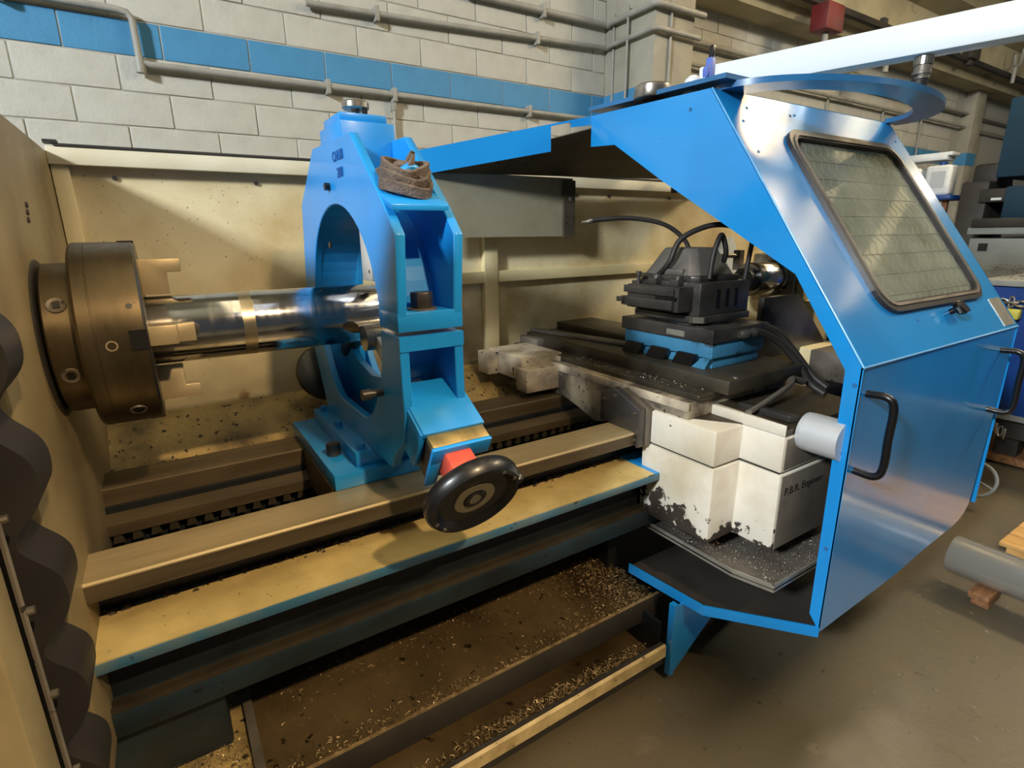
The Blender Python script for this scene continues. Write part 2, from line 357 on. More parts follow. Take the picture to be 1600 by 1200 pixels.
# pilasters
def pil(name, x0, x1, y0, z1):
    p = struct(MB().box(x0, x1, y0, WY+.01, 0, z1).build(name, K['pilaster'], None, .004))
    MB().box(x0-.003, x1+.003, y0-.003, WY, 2.363, 2.522).build('stripe', K['blockblue'], p)
    return p
pil('trim_1', 3.109, 3.504, 3.0, 5.0)
pil('trim_2', 9.65, 9.95, 3.36, 5.0)
# overhead beam, ceiling slab and ribs
struct(MB().box(-4, 14, 2.0, 3.52, 4.6, 4.8).box(-4, 14, .6, 2.0, 4.75, 4.9).box(-4, 14, .45, .6, 4.75, 6.1).box(-4, 14, -6, .6, 6.0, 6.1).build('ceiling', K['concrete']))
struct(MB().prism([(3.52, 3.31), (3.24, 3.31), (3.20, 3.40), (3.12, 3.44), (3.12, 3.74), (2.9, 3.80), (2.9, 4.62), (3.52, 4.62)], 3.504, 14).build('trim_3', K['concrete']))
struct(MB().prism([(2.55, 3.95), (2.35, 3.95), (2.3, 4.1), (2.3, 4.62), (2.6, 4.62), (2.6, 4.1)], 2.5, 14).build('trim_4', K['concrete']))

# conduits on the wall
def conduit(label, pts, r, clips=(), name='conduit'):
    t = thing(name, label, 'conduit', pts[0])
    MB().tube(pts, r, 10).build('pipe', K['conduit'], t, smooth=True)
    for c in clips:
        c = Vector(c); MB().box(c.x-.012, c.x+.012, c.y-r-.004, WY, c.z-r-.022, c.z+r+.022).build('clip', K['conduit'], t, .003)
    return t
c1 = conduit('grey conduit dropping across the blue stripe and running right along its lower edge',
    [(-.7, 3.46, 2.547), (.02, 3.46, 2.547), (.06, 3.46, 2.54), (.077, 3.46, 2.515), (.079, 3.46, 2.36), (.088, 3.46, 2.335), (.12, 3.46, 2.326), (3.08, 3.46, 2.345)], .016,
    [(-.4, 3.46, 2.547), (.98, 3.46, 2.331), (1.38, 3.46, 2.334), (2.38, 3.46, 2.341)])
MB().cyl((.079, 3.46, 2.352), (.079, 3.46, 2.285), .022, 14).build('elbow', K['conduit'], c1, smooth=True)
conduit('thin vertical conduit below the stripe behind the steady rest', [(1.375, 3.47, 2.32), (1.375, 3.47, 1.2)], .011, [(1.375, 3.47, 2.28)])
conduit('twin-height lower conduit bending round the wall pilaster', [(.9, 3.46, 2.735), (2.0, 3.46, 2.785), (3.06, 3.46, 2.84), (3.085, 3.45, 2.842), (3.07, 3.40, 2.842), (3.07, 2.98, 2.842), (3.09, 2.965, 2.842), (3.13, 2.96, 2.842), (3.52, 2.96, 2.842)], .017,
    [(1.3, 3.46, 2.753), (2.45, 3.46, 2.808)])
conduit('upper conduit bending round the wall pilaster below the beam', [(1.9, 3.46, 2.975), (3.06, 3.46, 2.99), (3.085, 3.45, 2.99), (3.07, 3.40, 2.99), (3.07, 2.98, 2.99), (3.09, 2.965, 2.99), (3.13, 2.96, 2.99), (3.56, 2.96, 2.99)], .022,
    [(2.5, 3.46, 2.983)])
for x, y, lab in ((3.13, 3.05+.35, 'thin vertical conduit in the corner left of the pilaster'), (3.095, 3.22, 'thin vertical conduit on the side of the pilaster'), (3.25, 2.985, 'pale vertical conduit on the front of the pilaster')):
    yy = y if x > 3.1 else y
    t = tag(MB().cyl((x-.03 if x < 3.2 else x, yy, 1.2), (x-.03 if x < 3.2 else x, yy, 3.05), .009, 10).build('conduit', K['conduit'], smooth=True), lab, 'conduit')
conduit('upper long conduit on the far wall right of the pilaster', [(3.55, 3.44, 3.03), (13, 3.44, 3.03)], .022)
conduit('lower long conduit on the far wall right of the pilaster', [(3.55, 3.44, 2.86), (13, 3.44, 2.86)], .017)
for i, (x, lab) in enumerate(((4.75, 'first thin drop conduit on the far wall past the pilaster'), (6.2, 'second thin drop conduit on the far wall past the pilaster'), (7.4, 'third thin drop conduit on the far wall, seen inside the hood ring'), (8.4, 'fourth thin drop conduit on the far wall, above the white bottles'))):
    tag(MB().cyl((x, 3.47, 1.3), (x, 3.47, 2.86), .011, 10).build('conduit', K['conduit'], smooth=True), lab, 'conduit')
MB_ = MB().tube([(3.504, 3.09, 3.42), (13, 3.09, 3.42)], .035, 8)
tag(MB_.build('cable_duct', K['fardark'], smooth=True), 'dark cable duct along the lower edge of the overhead beam', 'duct')
def alarm(x, y, z, s, lab):
    t = thing('junction_box', lab, 'box', (x, y, z))
    MB().box(x-s, x+s, y-s*.6, y+s*.6, z, z+s*1.6).build('body', K['redbox'], t, .01)
    MB().cyl((x, y, z), (x, y, z-.12), .025, 10).build('gland', K['conduit'], t)
    MB().box(x-.04, x+.04, y+s*.5, 3.125, z+s*.8, 3.50).build('bracket', K['fardark'], t)
alarm(5.22, 3.02, 3.17, .13, 'larger red junction box hanging on the overhead beam')
alarm(6.35, 3.02, 3.13, .12, 'second red junction box on the beam, half hidden by the white arm')
# hooks under the beam
def hook(x, y, z, lab):
    tag(MB().tube(bez([(x+.14, y, z+.22), (x+.12, y, z+.06), (x+.04, y, z), (x-.06, y, z+.01), (x-.1, y, z+.12)], 16), .018, 8).cyl((x-.02, y, z), (x-.03, y, z-.2), .022, 8).build('pipe_hook', K['conduit'], smooth=True), lab, 'hook', None)
hook(5.7, 2.28, 3.83, 'pale bent pipe hook hanging just above the white arm')
hook(9.6, 3.0, 3.5, 'pale bent pipe hook hanging below the white arm at the far right')
for x, lab in ((8.4, 'nearer dark block fixed to the overhead beam under the white arm'), (10.6, 'farther dark block fixed to the overhead beam at the right edge')):
    tag(MB().box(x-.12, x+.12, 3.02, 3.12, 3.42, 3.75).box(x-.05, x+.05, 3.05, 3.12, 3.36, 3.44).build('beam_bracket', K['fardark'], None, .01), lab, 'bracket')

# high-bay lamps (out of the picture), with added fill strips and a fill lamp
for xl, lab in ((.6, 'added fill strip over the left of the hall'), (3.0, 'added fill strip over the lathe hood'), (5.6, 'added fill strip right of the hood'), (8.4, 'added fill strip at the far right of the hall')):
    t3 = thing('fill_strip', lab, 'fill panel', (xl, -2.8, 5.9))
    MB().box(xl-.6, xl+.6, -5.6, .2, 5.90, 5.93).build('pane', K['fillpane'], t3)
    for a_ in (-.64, .6): MB().box(xl+a_, xl+a_+.04, -5.6, .2, 5.88, 6.0).build('frame', K['greyunder'], t3)
t = thing('bay_lamp', 'six-tube high-bay lamp at the right of the hall', 'lamp', (5.4, -.5, 4.5))
MB().prism([(5.1, 4.52), (5.7, 4.52), (5.6, 4.64), (5.2, 4.64)], -1.5, 1.97, 'y').build('housing', K['white'], t)
for k in range(6):
    xx = 5.16+k*.096
    MB().cyl((xx, -1.45, 4.505), (xx, 1.92, 4.505), .018, 8).build('tube', K['lamp'], t)
for xl, lab in ((.2, 'long diffuser lamp above the chuck end of the lathe'), (1.9, 'six-tube high-bay lamp above the lathe'), (3.6, 'six-tube high-bay lamp above the hood'), (7.3, 'six-tube high-bay lamp farther right in the hall'), (9.4, 'six-tube high-bay lamp at the far right of the hall')):
    t2 = thing('bay_lamp', lab, 'lamp', (xl, -.5, 4.5))
    MB().prism([(xl-.3, 4.52), (xl+.3, 4.52), (xl+.2, 4.64), (xl-.2, 4.64)], -1.5, 1.97, 'y').build('housing', K['white'], t2)
    MB().cyl((xl, -.5, 4.64), (xl, -.5, 6.0), .01, 8).build('rod', K['fardark'], t2)
    for k in range(3):
        MB().box(xl-.20+k*.17, xl-.14+k*.17, -1.45, 1.92, 4.50, 4.512).build('tube', K['diffuser'], t2)
for yy in (-1.2, .55): MB().cyl((5.4, yy, 4.64), (5.4, yy, 6.0 if yy < 0 else 4.9), .01, 8).build('rod', K['fardark'], t)
t = thing('bay_lamp', 'added round shade for the ceiling fill light', 'lamp', (8.4, .9, 3.8))
MB().turn((8.4, .9, 3.86), (0, 0, 1), [(0, .24), (.02, .25), (.12, .12), (.2, .06), (.2, .0)], 28).build('shade', K['white'], t, smooth=True)
MB().cyl((8.4, .9, 4.05), (8.4, .9, 4.74), .012, 8).build('rod', K['fardark'], t)
t = thing('work_lamp', 'halogen work lamp high behind the camera', 'lamp', (.95, -2.5, 4.35))
MB().turn((.95, -2.40, 4.36), (-.11, .72, -.68), [(-.14, .03), (-.12, .06), (-.02, .11), (0, .115), (0, .108), (-.03, .10)], 28).build('shade', K['fardark'], t, smooth=True)
MB().cyl((.95, -2.5, 4.45), (.95, -2.5, 6.0), .015, 8).build('rod', K['fardark'], t)

# ================================================================== LATHE BED
AX, AZ = 1.534, 1.29          # spindle axis (y, z)
X0, X1 = -.45, 3.7
bed = thing('lathe_bed', 'long blue lathe bed with ground steel slideways and a dusty ledge', 'lathe bed', (1.6, 1.53, 0))
MB().prism([(1.335, .46), (1.335, .808), (1.356, .808), (1.357, .66), (1.40, .56), (1.64, .56), (1.70, .66), (1.70, .80), (1.78, .80), (1.78, .46)], X0, X1).build('casting', K['beddark'], bed)
MB().prism([(1.223, .806), (1.223, .846), (1.227, .85), (1.353, .85), (1.357, .846), (1.357, .806)], X0, X1).build('front_slideway', K['way'], bed)
MB().box(X0, X1, 1.2225, 1.2245, .8065, .843).build('front_slideway_edge', K['waydark'], bed)
MB().prism([(1.716, .79), (1.716, .846), (1.72, .85), (1.845, .85), (1.845, .79)], X0, X1).build('rear_slideway', K['waydark'], bed)
MB().prism([(1.66, .735), (1.66, .765), (1.715, .79), (1.715, .735)], X0, X1).build('rack_rail', K['waydark'], bed)
rk = MB()
for i in range(94):
    x = X0+.02+i*.043
    rk.prism([(x, .71), (x+.006, .737), (x+.021, .737), (x+.027, .71)], 1.664, 1.70, 'y')
rk.build('gear_rack', K['slide'], bed)
MB().cyl((X0, 1.475, .70), (X1, 1.475, .70), .055, 24).build('inner_rib', K['waydark'], bed, smooth=True)
MB().prism([(1.358, .62), (1.358, .78), (1.375, .74), (1.40, .66), (1.40, .60)], X0, X1).build('inner_wall', K['bedblue'], bed)
MB().prism([(1.148, .692), (1.148, .716), (1.334, .716), (1.334, .60), (1.24, .66), (1.22, .692)], X0, 1.43).build('ledge', K['ledgeblue'], bed, .002)
MB().box(X0, 1.30, 1.151, 1.312, .715, .7195).build('ledge_dust', K['ledge'], bed, label='tan dusty top of the ledge')
MB().box(1.27, 1.428, 1.151, 1.33, .714, .7185).build('ledge_paint', K['blue'], bed, label='bare blue end of the ledge')
gd = MB()
for i in range(420):
    x = random.uniform(X0, 1.30); y = random.gauss(1.318, .007); s = random.uniform(.004, .013)
    gd.add([(x-s, y-s*.6, .716), (x+s, y-s*.5, .716), (x+s*.7, y+s*.7, .716), (x-s*.6, y+s*.6, .716), (x, y, .716+s*random.uniform(.5, 1.1))], [(0, 1, 4), (1, 2, 4), (2, 3, 4), (3, 0, 4), (3, 2, 1, 0)])
o = gd.build('dirt', K['grime'], bed); o['kind'] = 'stuff'
MB().box(X0, X1, 1.245, 1.334, .50, .69).build('recess_wall', K['beddark'], bed)
MB().box(X0, X1, 1.185, 1.31, .505, .562).build('lower_beam', K['bedblue'], bed, .004)
for k in range(2):
    MB().box(X0, X1, 1.19+k*.022, 1.20+k*.022, .562, .573).build('guide_strip', K['slide'], bed)
MB().prism([(1.31, 0), (1.31, .24), (1.236, .40), (1.236, .50), (1.9, .50), (1.9, 0)], X0-.4, -.02).build('pedestal', K['bedblue'], bed, .01)
MB().box(1.3, 2.6, 1.36, 1.9, .0, .51).build('pedestal', K['beddark'], bed)
# leg gusset and floor pedestal on the right
# ------------------------------------------------------------------ chip tray
tr = thing('chip_tray', 'oily two-step chip tray under the lathe bed, strewn with swarf', 'tray', (.6, 1.25, 0))
MB().box(.03, 1.33, 1.125, 1.75, .22, .235).build('upper_floor', K['tray'], tr)
MB().prism([(1.122, .17), (1.122, .258), (1.130, .258), (1.130, .225), (1.14, .20)], .03, 1.33).build('upper_lip', K['fardark'], tr, .002)
MB().box(.03, 1.33, 1.1215, 1.1305, .258, .2615).build('lip_edge', K['swarf'], tr)
MB().box(-.45, .03, 1.0, 1.75, .25, .265).build('left_floor', K['chute'], tr)
MB().prism([(1.06, .20), (1.06, .285), (1.75, .285), (1.75, .20)], .012, .034).build('divider', K['mid'], tr)
MB().box(-.45, 1.25, 1.035, 1.5, .07, .085).build('lower_floor', K['tray'], tr)
MB().box(-.45, 1.255, 1.020, 1.036, .07, .150).build('front_wall', K['fardark'], tr)
MB().prism([(1.012, .105), (1.012, .146), (1.020, .152), (1.020, .105)], -.45, 1.255).build('front_rim', K['trim'], tr, label='cream front rim')
MB().box(.03, 1.33, 1.745, 1.755, .235, .46).build('back_wall', K['beddark'], tr)
MB().box(1.252, 1.262, 1.045, 1.75, .07, .22).build('end_wall', K['beddark'], tr)

def chips(name, n, area_fn, m, smin, smax, label, parent=None, h=.0):
    b = MB()
    for i in range(n):
        x, y, z = area_fn()
        ln = random.uniform(smin, smax); a = random.uniform(0, 2*PI); wd = random.uniform(.0006, .0014); cur = random.uniform(-2.6, 2.6)
        k = 4; px, py = x, y; pts = []
        up = random.uniform(.2, .9)*ln*.35
        for j in range(k):
            zz = z+.001+up*math.sin(PI*j/(k-1))*random.uniform(.5, 1)
            pts.append((px, py, zz)); px += math.cos(a)*ln/k; py += math.sin(a)*ln/k; a += cur/k
        vs = []
        for j, p in enumerate(pts):
            nx, ny = -math.sin(a+.7), math.cos(a+.7)
            vs += [(p[0]-nx*wd, p[1]-ny*wd, p[2]), (p[0]+nx*wd, p[1]+ny*wd, p[2]+wd)]
        b.add(vs, [(2*j, 2*j+1, 2*j+3, 2*j+2) for j in range(k-1)])
    o = b.build(name, m, parent); o['kind'] = 'stuff'
    if label: o['label'] = label; 
    if parent is None: o['category'] = 'swarf'
    return o
def up_area():
    t = random.random()
    if t < .60:
        return (1.33-abs(random.gauss(0, .13)), random.gauss(1.33, .12) if random.random() < .8 else random.uniform(1.14, 1.5), .235+random.random()**2*.02)
    if t < .82: return (random.uniform(.05, 1.3), 1.135+abs(random.gauss(0, .035)), .235+random.random()*.004)
    if t < .94: return (random.uniform(.05, 1.3), random.gauss(1.42, .05), .235)
    return (random.uniform(.05, 1.3), random.uniform(1.14, 1.5), .235)
def clampy(fn, y0, y1):
    def g():
        x, y, z = fn(); return (x, min(max(y, y0), y1), z)
    return g
chips('swarf', 4200, clampy(up_area, 1.135, 1.6), K['swarf'], .004, .022, 'golden swarf curls in the upper chip tray')
chips('swarf', 2200, lambda: (random.uniform(.15, 1.24) if random.random() < .4 else min(random.gauss(.9, .18), 1.24), random.uniform(1.045, 1.12) , .085+random.random()**2*.018), K['swarf'], .006, .03, 'swarf curls along the lower front chip channel')
chips('swarf', 2600, lambda: (random.uniform(-.40, .01), random.uniform(1.01, 1.30), .265+random.random()**2*.01), K['swarf'], .004, .014, 'fine swarf covering the left end of the tray')

# ================================================================== HEADSTOCK
hs = thing('headstock', 'cream headstock guard with top edge behind the chuck', 'headstock', (-.7, 1.5, 0))
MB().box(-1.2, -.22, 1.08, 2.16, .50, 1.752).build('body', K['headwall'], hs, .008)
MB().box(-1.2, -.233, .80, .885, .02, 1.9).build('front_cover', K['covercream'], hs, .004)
MB().box(-1.2, -.27, .885, 1.08, .02, 1.7).build('side_cover', K['fardark'], hs)
MB().tube([(-.226, .89, 1.25), (-.228, .89, .3)], .004, 6).build('edge_trim', K['mid'], hs)
for k in range(6):
    MB().cyl((-.215, .893, 1.15-k*.14), (-.223, .893, 1.15-k*.14), .006, 8).build('rivet', K['steel'], hs)
MB().turn((-.22, AX, AZ), (1, 0, 0), [(-.02, .172), (0, .172), (.003, .168), (.004, .14), (.004, .12)], 48).build('spindle_flange', K['fardark'], hs, smooth=True)
for k in range(3):
    MB().cyl((-.2205, 1.60-.01*k, 1.575-.016*k), (-.216, 1.60-.01*k, 1.575-.016*k), .006, 8).build('rivet', K['fardark'], hs)

# added unseen cabinet-shaped blocker left of the operator (shades the floor from the door)
tc_ = thing('light_blocker', 'added cabinet-shaped light blocker left of the headstock cover', 'cabinet', (-1.05, -.1, 0))
MB().box(-1.30, -.80, -.95, .74, .06, 1.62).build('body', K['fargrey'], tc_, .01)
MB().box(-1.27, -.83, -.92, .71, 0, .06).build('plinth', K['fardark'], tc_)
for k in range(2):
    dr_ = MB().box(-.80, -.782, -.93+k*.84, -.12+k*.84, .09, 1.59).build('door', K['fargrey'], tc_, .004)
    MB().box(-.782, -.765, -.17+k*.10, -.155+k*.10, .80, .94).build('handle', K['steel'], dr_, .003)

# bellows at the front-left
bl = MB(); prof = []
n = 110; zt, zb = 1.47, .52
for i in range(n+1):
    z = zt-(zt-zb)*i/n
    ph = (1.352-z)/.18*2*PI
    a = .021*math.cos(ph) - .004*math.cos(2*ph)
    prof.append((-.205+a-.018*max(0, (.95-z)/.4), z))
poly = prof+[(-.262, zb), (-.262, zt)]
bl.prism(poly, .95, 1.06, 'y')
tag(bl.build('bellows', K['rubber'], smooth=True), 'black rubber bellows with scalloped folds beside the headstock front cover', 'bellows')

# ------------------------------------------------------------------ chuck + bar
ch = thing('lathe_chuck', 'large brown-stained steel four-jaw chuck gripping the turned bar', 'chuck', (-.1, AX, AZ-.205))
MB().turn((-.21, AX, AZ), (1, 0, 0), [(0, .10), (0, .158), (.004, .163), (.052, .163), (.056, .158), (.056, .10)], 64).build('back_plate', K['chuck'], ch, smooth=True)
MB().turn((-.156, AX, AZ), (1, 0, 0), [(0, .12), (0, .200), (.006, .205), (.028, .205), (.0285, .2035), (.031, .2035), (.0315, .205), (.113, .205), (.118, .200), (.118, .05)], 80).build('body', K['chuck'], ch, smooth=True)
def rad(a): return Vector((0, -math.cos(a), math.sin(a)))     # angle 0 = towards the operator
for a, rr, xx, nm in ((.55, .163, -.182, 'key_socket'), (-.35, .163, -.182, 'key_socket'), (-.82, .205, -.083, 'key_socket')):
    p = Vector((xx, AX, AZ))+rad(a)*rr; d = rad(a)
    t_ = MB().turn(p-d*.004, d, [(0, .010), (.005, .010), (.006, .016), (.001, .018)], 20).build(nm, K['mid'], ch, smooth=True)
    MB().box(-.007, .007, -.007, .007, 0, .003)
    MB().cyl(p-d*.004, p+d*.0025, .0085, 4).build('socket_square', K['black'], t_)
p = Vector((-.062, AX, AZ))+rad(.40)*.2045; MB().cyl(p, p+rad(.40)*.001, .006, 12).build('pin_hole', K['black'], ch)
p = Vector((-.102, AX, AZ))+rad(.02)*.2048; MB().turn(p, rad(.02), [(0, .0105), (.0008, .0105), (.0008, .008), (0, .008)], 20, True).build('balance_mark', K['jaw'], ch)
for a in (0., PI/2, -PI/2, PI):
    d = rad(a+.06); t = Vector((1, 0, 0)).cross(d); o0 = Vector((-.04, AX, AZ))
    def Pq(x, r): return o0+Vector((x, 0, 0))+d*r
    poly = [(0, .085), (.055, .085), (.055, .135), (.085, .135), (.085, .165), (0, .165)]
    if a == 0: poly = [(0, .083), (.09, .083), (.09, .125), (.055, .125), (.055, .16), (0, .16)]
    hw = .021; vs = [Pq(x, r)+t*s for s in (-hw, hw) for x, r in poly]; k = len(poly)
    MB().add(vs, [tuple(range(k)), tuple(range(2*k-1, k-1, -1))]+[(i, i+k, (i+1) % k+k, (i+1) % k) for i in range(k)]).build('jaw', K['jaw'], ch, .002)
    vs2 = [o0+Vector((x, 0, 0))+d*r+t*s for x in (-.03, .0005) for r in (.165, .2065) for s in (-.02, .02)]
    MB().add(vs2, [(0, 2, 3, 1), (4, 5, 7, 6), (0, 1, 5, 4), (2, 6, 7, 3), (0, 4, 6, 2), (1, 3, 7, 5)]).build('jaw_slot', K['void'], ch)
wp = thing('workpiece', 'shiny turned steel bar held in the chuck and passing through the steady rest', 'steel bar', (.8, AX, AZ-.08))
MB().turn((-.04, AX, AZ), (1, 0, 0), [(0, .07), (0, .078), (.004, .08), (.575, .08), (.579, .077), (.579, .04)], 96).build('shaft', K['chrome'], wp, smooth=True)
MB().turn((.155, AX, AZ), (1, 0, 0), [(0, .07), (0, .0803), (.028, .0803), (.028, .07)], 96).build('worn_band', K['wear'], wp, smooth=True, label='dull golden band on the bar')

# ================================================================== REAR SPLASH GUARD
sg = thing('splash_guard', 'tall cream rear splash guard spattered with oil behind the lathe bed', 'splash guard', (1.6, 2.16, .5))
PY = 2.15
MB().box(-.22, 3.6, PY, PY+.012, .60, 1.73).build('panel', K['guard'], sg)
MB().box(-.22, 3.6, PY-.035, PY+.02, 1.712, 1.762).build('top_beam', K['beam'], sg, .003)
MB().box(-.20, 3.6, PY-.038, PY+.0, 1.762, 1.769).build('top_rail', K['fardark'], sg)
MB().box(-.222, -.19, PY-.04, PY+.0, 1.769, 1.778).build('rail_stop', K['fardark'], sg)
MB().box(-.218, -.176, PY-.02, PY, .60, 1.712).build('corner_strip', K['cream'], sg, .002)
MB().box(.86, 3.6, PY-.03, PY, 1.295, 1.345).build('mid_rail', K['cream'], sg, .003)
MB().box(1.215, 1.285, PY-.034, PY, .60, 1.712).build('stiffener', K['cream'], sg, .003)
MB().prism([(PY, .925), (PY-.05, .90), (1.86, .74), (1.86, .72), (PY, .85)], -.22, 3.6).build('chute', K['chute'], sg, label='oily sloping chute behind the rear slideway')
for x in (-.07, .33, .78, 1.75, 1.96, 2.4):
    MB().cyl((x, PY-.006, 1.682), (x, PY, 1.682), .007, 8).build('bolt', K['fardark'], sg)

# ================================================================== STEADY REST
sr = thing('steady_rest', 'bright blue steady rest standing on the bed around the steel bar', 'steady rest', (.5, AX, .85))
PX0, PX1 = .42, .577; T = .022
up_outer = [(1.116, 1.296), (1.114, 1.34), (1.097, 1.504), (1.151, 1.562), (1.222, 1.625), (1.349, 1.735), (1.70, 1.742), (1.905, 1.602), (1.965, 1.35), (1.965, 1.296)]
up_in = [(AX+.305*math.cos(t), AZ+.006+.288*math.sin(t)) for t in [PI*i/28 for i in range(29)]]
up_in = [(max(y, 0), z) for y, z in up_in]
for x0 in (PX0, PX1-T):
    MB().prism(up_outer+up_in, x0, x0+T).build('upper_plate', K['blue'], sr, .0025, seg=1)
# inner ring wall
def band(outer, inner, x0, x1, name, m, bev=0):
    b = MB(); k = len(outer)
    vs = [(x, y, z) for x in (x0, x1) for (y, z) in list(outer)+list(inner)]
    fs = []
    for i in range(k-1):
        fs += [(i, i+1, k+i+1, k+i), (2*k+i, 3*k+i, 3*k+i+1, 2*k+i+1), (i, 2*k+i, 2*k+i+1, i+1), (k+i, k+i+1, 3*k+i+1, 3*k+i)]
    fs += [(0, k, 3*k, 2*k), (k-1, 3*k-1, 4*k-1, 2*k-1)]
    return b.add(vs, fs).build(name, m, sr, bev)
wall_o = [(AX+.325*math.cos(t), AZ+.006+.308*math.sin(t)) for t in [PI*i/28 for i in range(29)]]
wall_i = [(AX+.306*math.cos(t), AZ+.006+.289*math.sin(t)) for t in [PI*i/28 for i in range(29)]]
band(wall_o, wall_i, PX0+T-.002, PX1-T+.002, 'ring_web', K['blue'])
# sloping cover that carries the sling, flange blocks, rear web
MB().prism([(1.118, 1.552), (1.118, 1.565), (1.275, 1.628), (1.275, 1.612)], PX0+.004, PX1-.022).build('cover_plate', K['blue'], sr, .002)
MB().box(PX0-.0005, PX1+.0005, 1.1145, 1.235, 1.2955, 1.338).build('upper_flange', K['blue'], sr, .002)
MB().box(PX0+T, PX1-T, 1.85, 1.96, 1.296, 1.338).build('upper_flange', K['blue'], sr, .002)
MB().prism([(1.70, 1.722), (1.70, 1.742), (1.905, 1.602), (1.965, 1.35), (1.945, 1.35), (1.89, 1.595)], PX0+T, PX1-T).build('rear_web', K['blue'], sr)
# top housing with square quill and knurled knob
MB().box(PX0+.004, PX1-.012, 1.43, 1.62, 1.585, 1.776).build('top_housing', K['blue'], sr, .003)
MB().box(PX0+.012, PX1-.024, 1.45, 1.60, 1.776, 1.798).build('top_cap', K['blue'], sr, .003)
kb = MB().turn((.49, 1.50, 1.798), (0, 0, 1), [(0, .012), (.016, .012), (.016, .030), (.020, .034), (.032, .034), (.036, .030), (.036, .008)], 40).build('knob', K['steel'], sr, smooth=True)
MB().cyl((.505, 1.475, 1.798), (.505, 1.475, 1.815), .007, 10).build('knob_pin', K['black'], kb)
q = MB().box(.472, .516, 1.42, 1.50, 1.385, 1.60).build('quill', K['bright'], sr, .003)
MB().cyl((.50, 1.47, 1.385), (.50, 1.47, 1.41), .018, 16).build('roller', K['steel'], q)
MB().cyl((.4725, 1.44, 1.41), (.4715, 1.44, 1.41), .005, 10).build('bolt_hole', K['black'], q)
# left-plate screws
for (y, z, l) in ((1.555, 1.63, .014), (1.60, 1.478, .004)):
    MB().cyl((PX0, y, z), (PX0-l, y, z), .010, 6).build('hex_bolt', K['black'], sr)
s_ = MB().cyl((PX0, 1.253, 1.129), (PX0-.03, 1.253, 1.129), .010, 14).build('cap_screw', K['dark'], sr, smooth=True)
MB().cyl((PX0-.03, 1.253, 1.129), (PX0-.052, 1.253, 1.129), .014, 16).build('screw_head', K['dark'], s_, smooth=True)
nt_ = MB().cyl((.495, 1.155, 1.338), (.495, 1.155, 1.342), .034, 24).build('nut_washer', K['mid'], sr)
MB().cyl((.495, 1.155, 1.342), (.495, 1.155, 1.378), .026, 6).build('clamp_nut', K['dark'], sr, .002)
# lower half
low_outer = [(1.116, 1.286), (1.116, 1.17), (1.112, 1.10), (1.13, 1.03), (1.19, .99), (1.225, .9365), (1.84, .9365), (1.875, 1.00), (1.955, 1.14), (1.965, 1.286)]
low_in = [(AX-.30*math.cos(t), 1.286-.30*math.sin(t)) for t in [PI*i/24 for i in range(24, -1, -1)]]
low_in = [(y, max(z, 1.015+.0001*i)) for i, (y, z) in enumerate(low_in)]
MB().prism(low_outer+low_in, PX0, PX0+T).build('lower_plate', K['blue'], sr, .002, seg=1)
MB().prism(low_outer+low_in, PX1-T, PX1).build('lower_plate', K['blue'], sr, .002, seg=1)
MB().prism([(1.29, 1.174), (1.27, .94), (1.87, .94), (1.87, 1.20), (1.78, 1.175), (1.66, 1.12), (1.54, 1.10), (1.40, 1.12)], .488, .508).build('centre_web', K['blue'], sr)
# front face of the lower half: flange with a square pocket
fr = MB()
fr.box(PX0-.0006, PX1+.0006, 1.1135, 1.135, 1.252, 1.2856)
fr.build('front_frame', K['blue'], sr)
MB().box(PX0+T, PX1-T, 1.134, 1.24, 1.268, 1.2856).build('lower_flange', K['blue'], sr)
lo_o = [(AX-.318*math.cos(t), 1.284-.318*math.sin(t)) for t in [.02+(PI/2)*i/16 for i in range(17)]]
lo_i = [(AX-.301*math.cos(t), 1.284-.301*math.sin(t)) for t in [.02+(PI/2)*i/16 for i in range(17)]]
band(lo_o, lo_i, PX0+T-.002, PX1-T+.002, 'ring_web', K['blue'])
# inclined lower-front quill housing (30 degrees below level)
A30 = math.radians(29.4); dv = Vector((0, -math.cos(A30), -math.sin(A30))); nv = Vector((0, -math.sin(A30), math.cos(A30)))
O = Vector((0, AX, AZ))
def Q(x, r, h): return O+Vector((x, 0, 0))+dv*r+nv*h
def qbox(name, x0, x1, r0, r1, h0, h1, m, par=None, bev=.002):
    vs = [Q(x, r, h) for h in (h0, h1) for r in (r0, r1) for x in (x0, x1)]
    return MB().add(vs, [(0, 2, 3, 1), (4, 5, 7, 6), (0, 1, 5, 4), (2, 6, 7, 3), (0, 4, 6, 2), (1, 3, 7, 5)]).build(name, m, par or sr, bev)
qbox('arm_top', PX0+.012, PX1+.008, .37, .535, .046, .062, K['blue'])
qbox('arm_cheek', PX0+.006, PX0+.02, .40, .533, -.05, .058, K['blue'])
hb = qbox('arm_housing', PX0+.024, PX1-.012, .38, .565, -.062, .044, K['dark'])
qbox('bronze_plate', PX0+.02, PX1+.004, .535, .572, .040, .056, K['brass'], hb)
qbox('arm_end', PX0+.016, PX1+.006, .572, .582, .010, .056, K['blue'])
qbox('arm_end_side', PX0+.016, PX0+.045, .572, .582, -.066, .012, K['blue'])
rb = qbox('red_block', .466, .532, .572, .640, -.028, .040, K['red'], None, .006)
MB().cyl(Q(.4985, .64, 0), Q(.4985, .69, 0), .014, 14).build('spindle', K['steel'], rb)
q2 = qbox('quill', .465, .52, .09, .40, -.022, .022, K['bright'], None, .002)
MB().cyl(Q(.44, .115, 0), Q(.555, .115, 0), .034, 24).build('roller', K['steel'], q2, smooth=True)
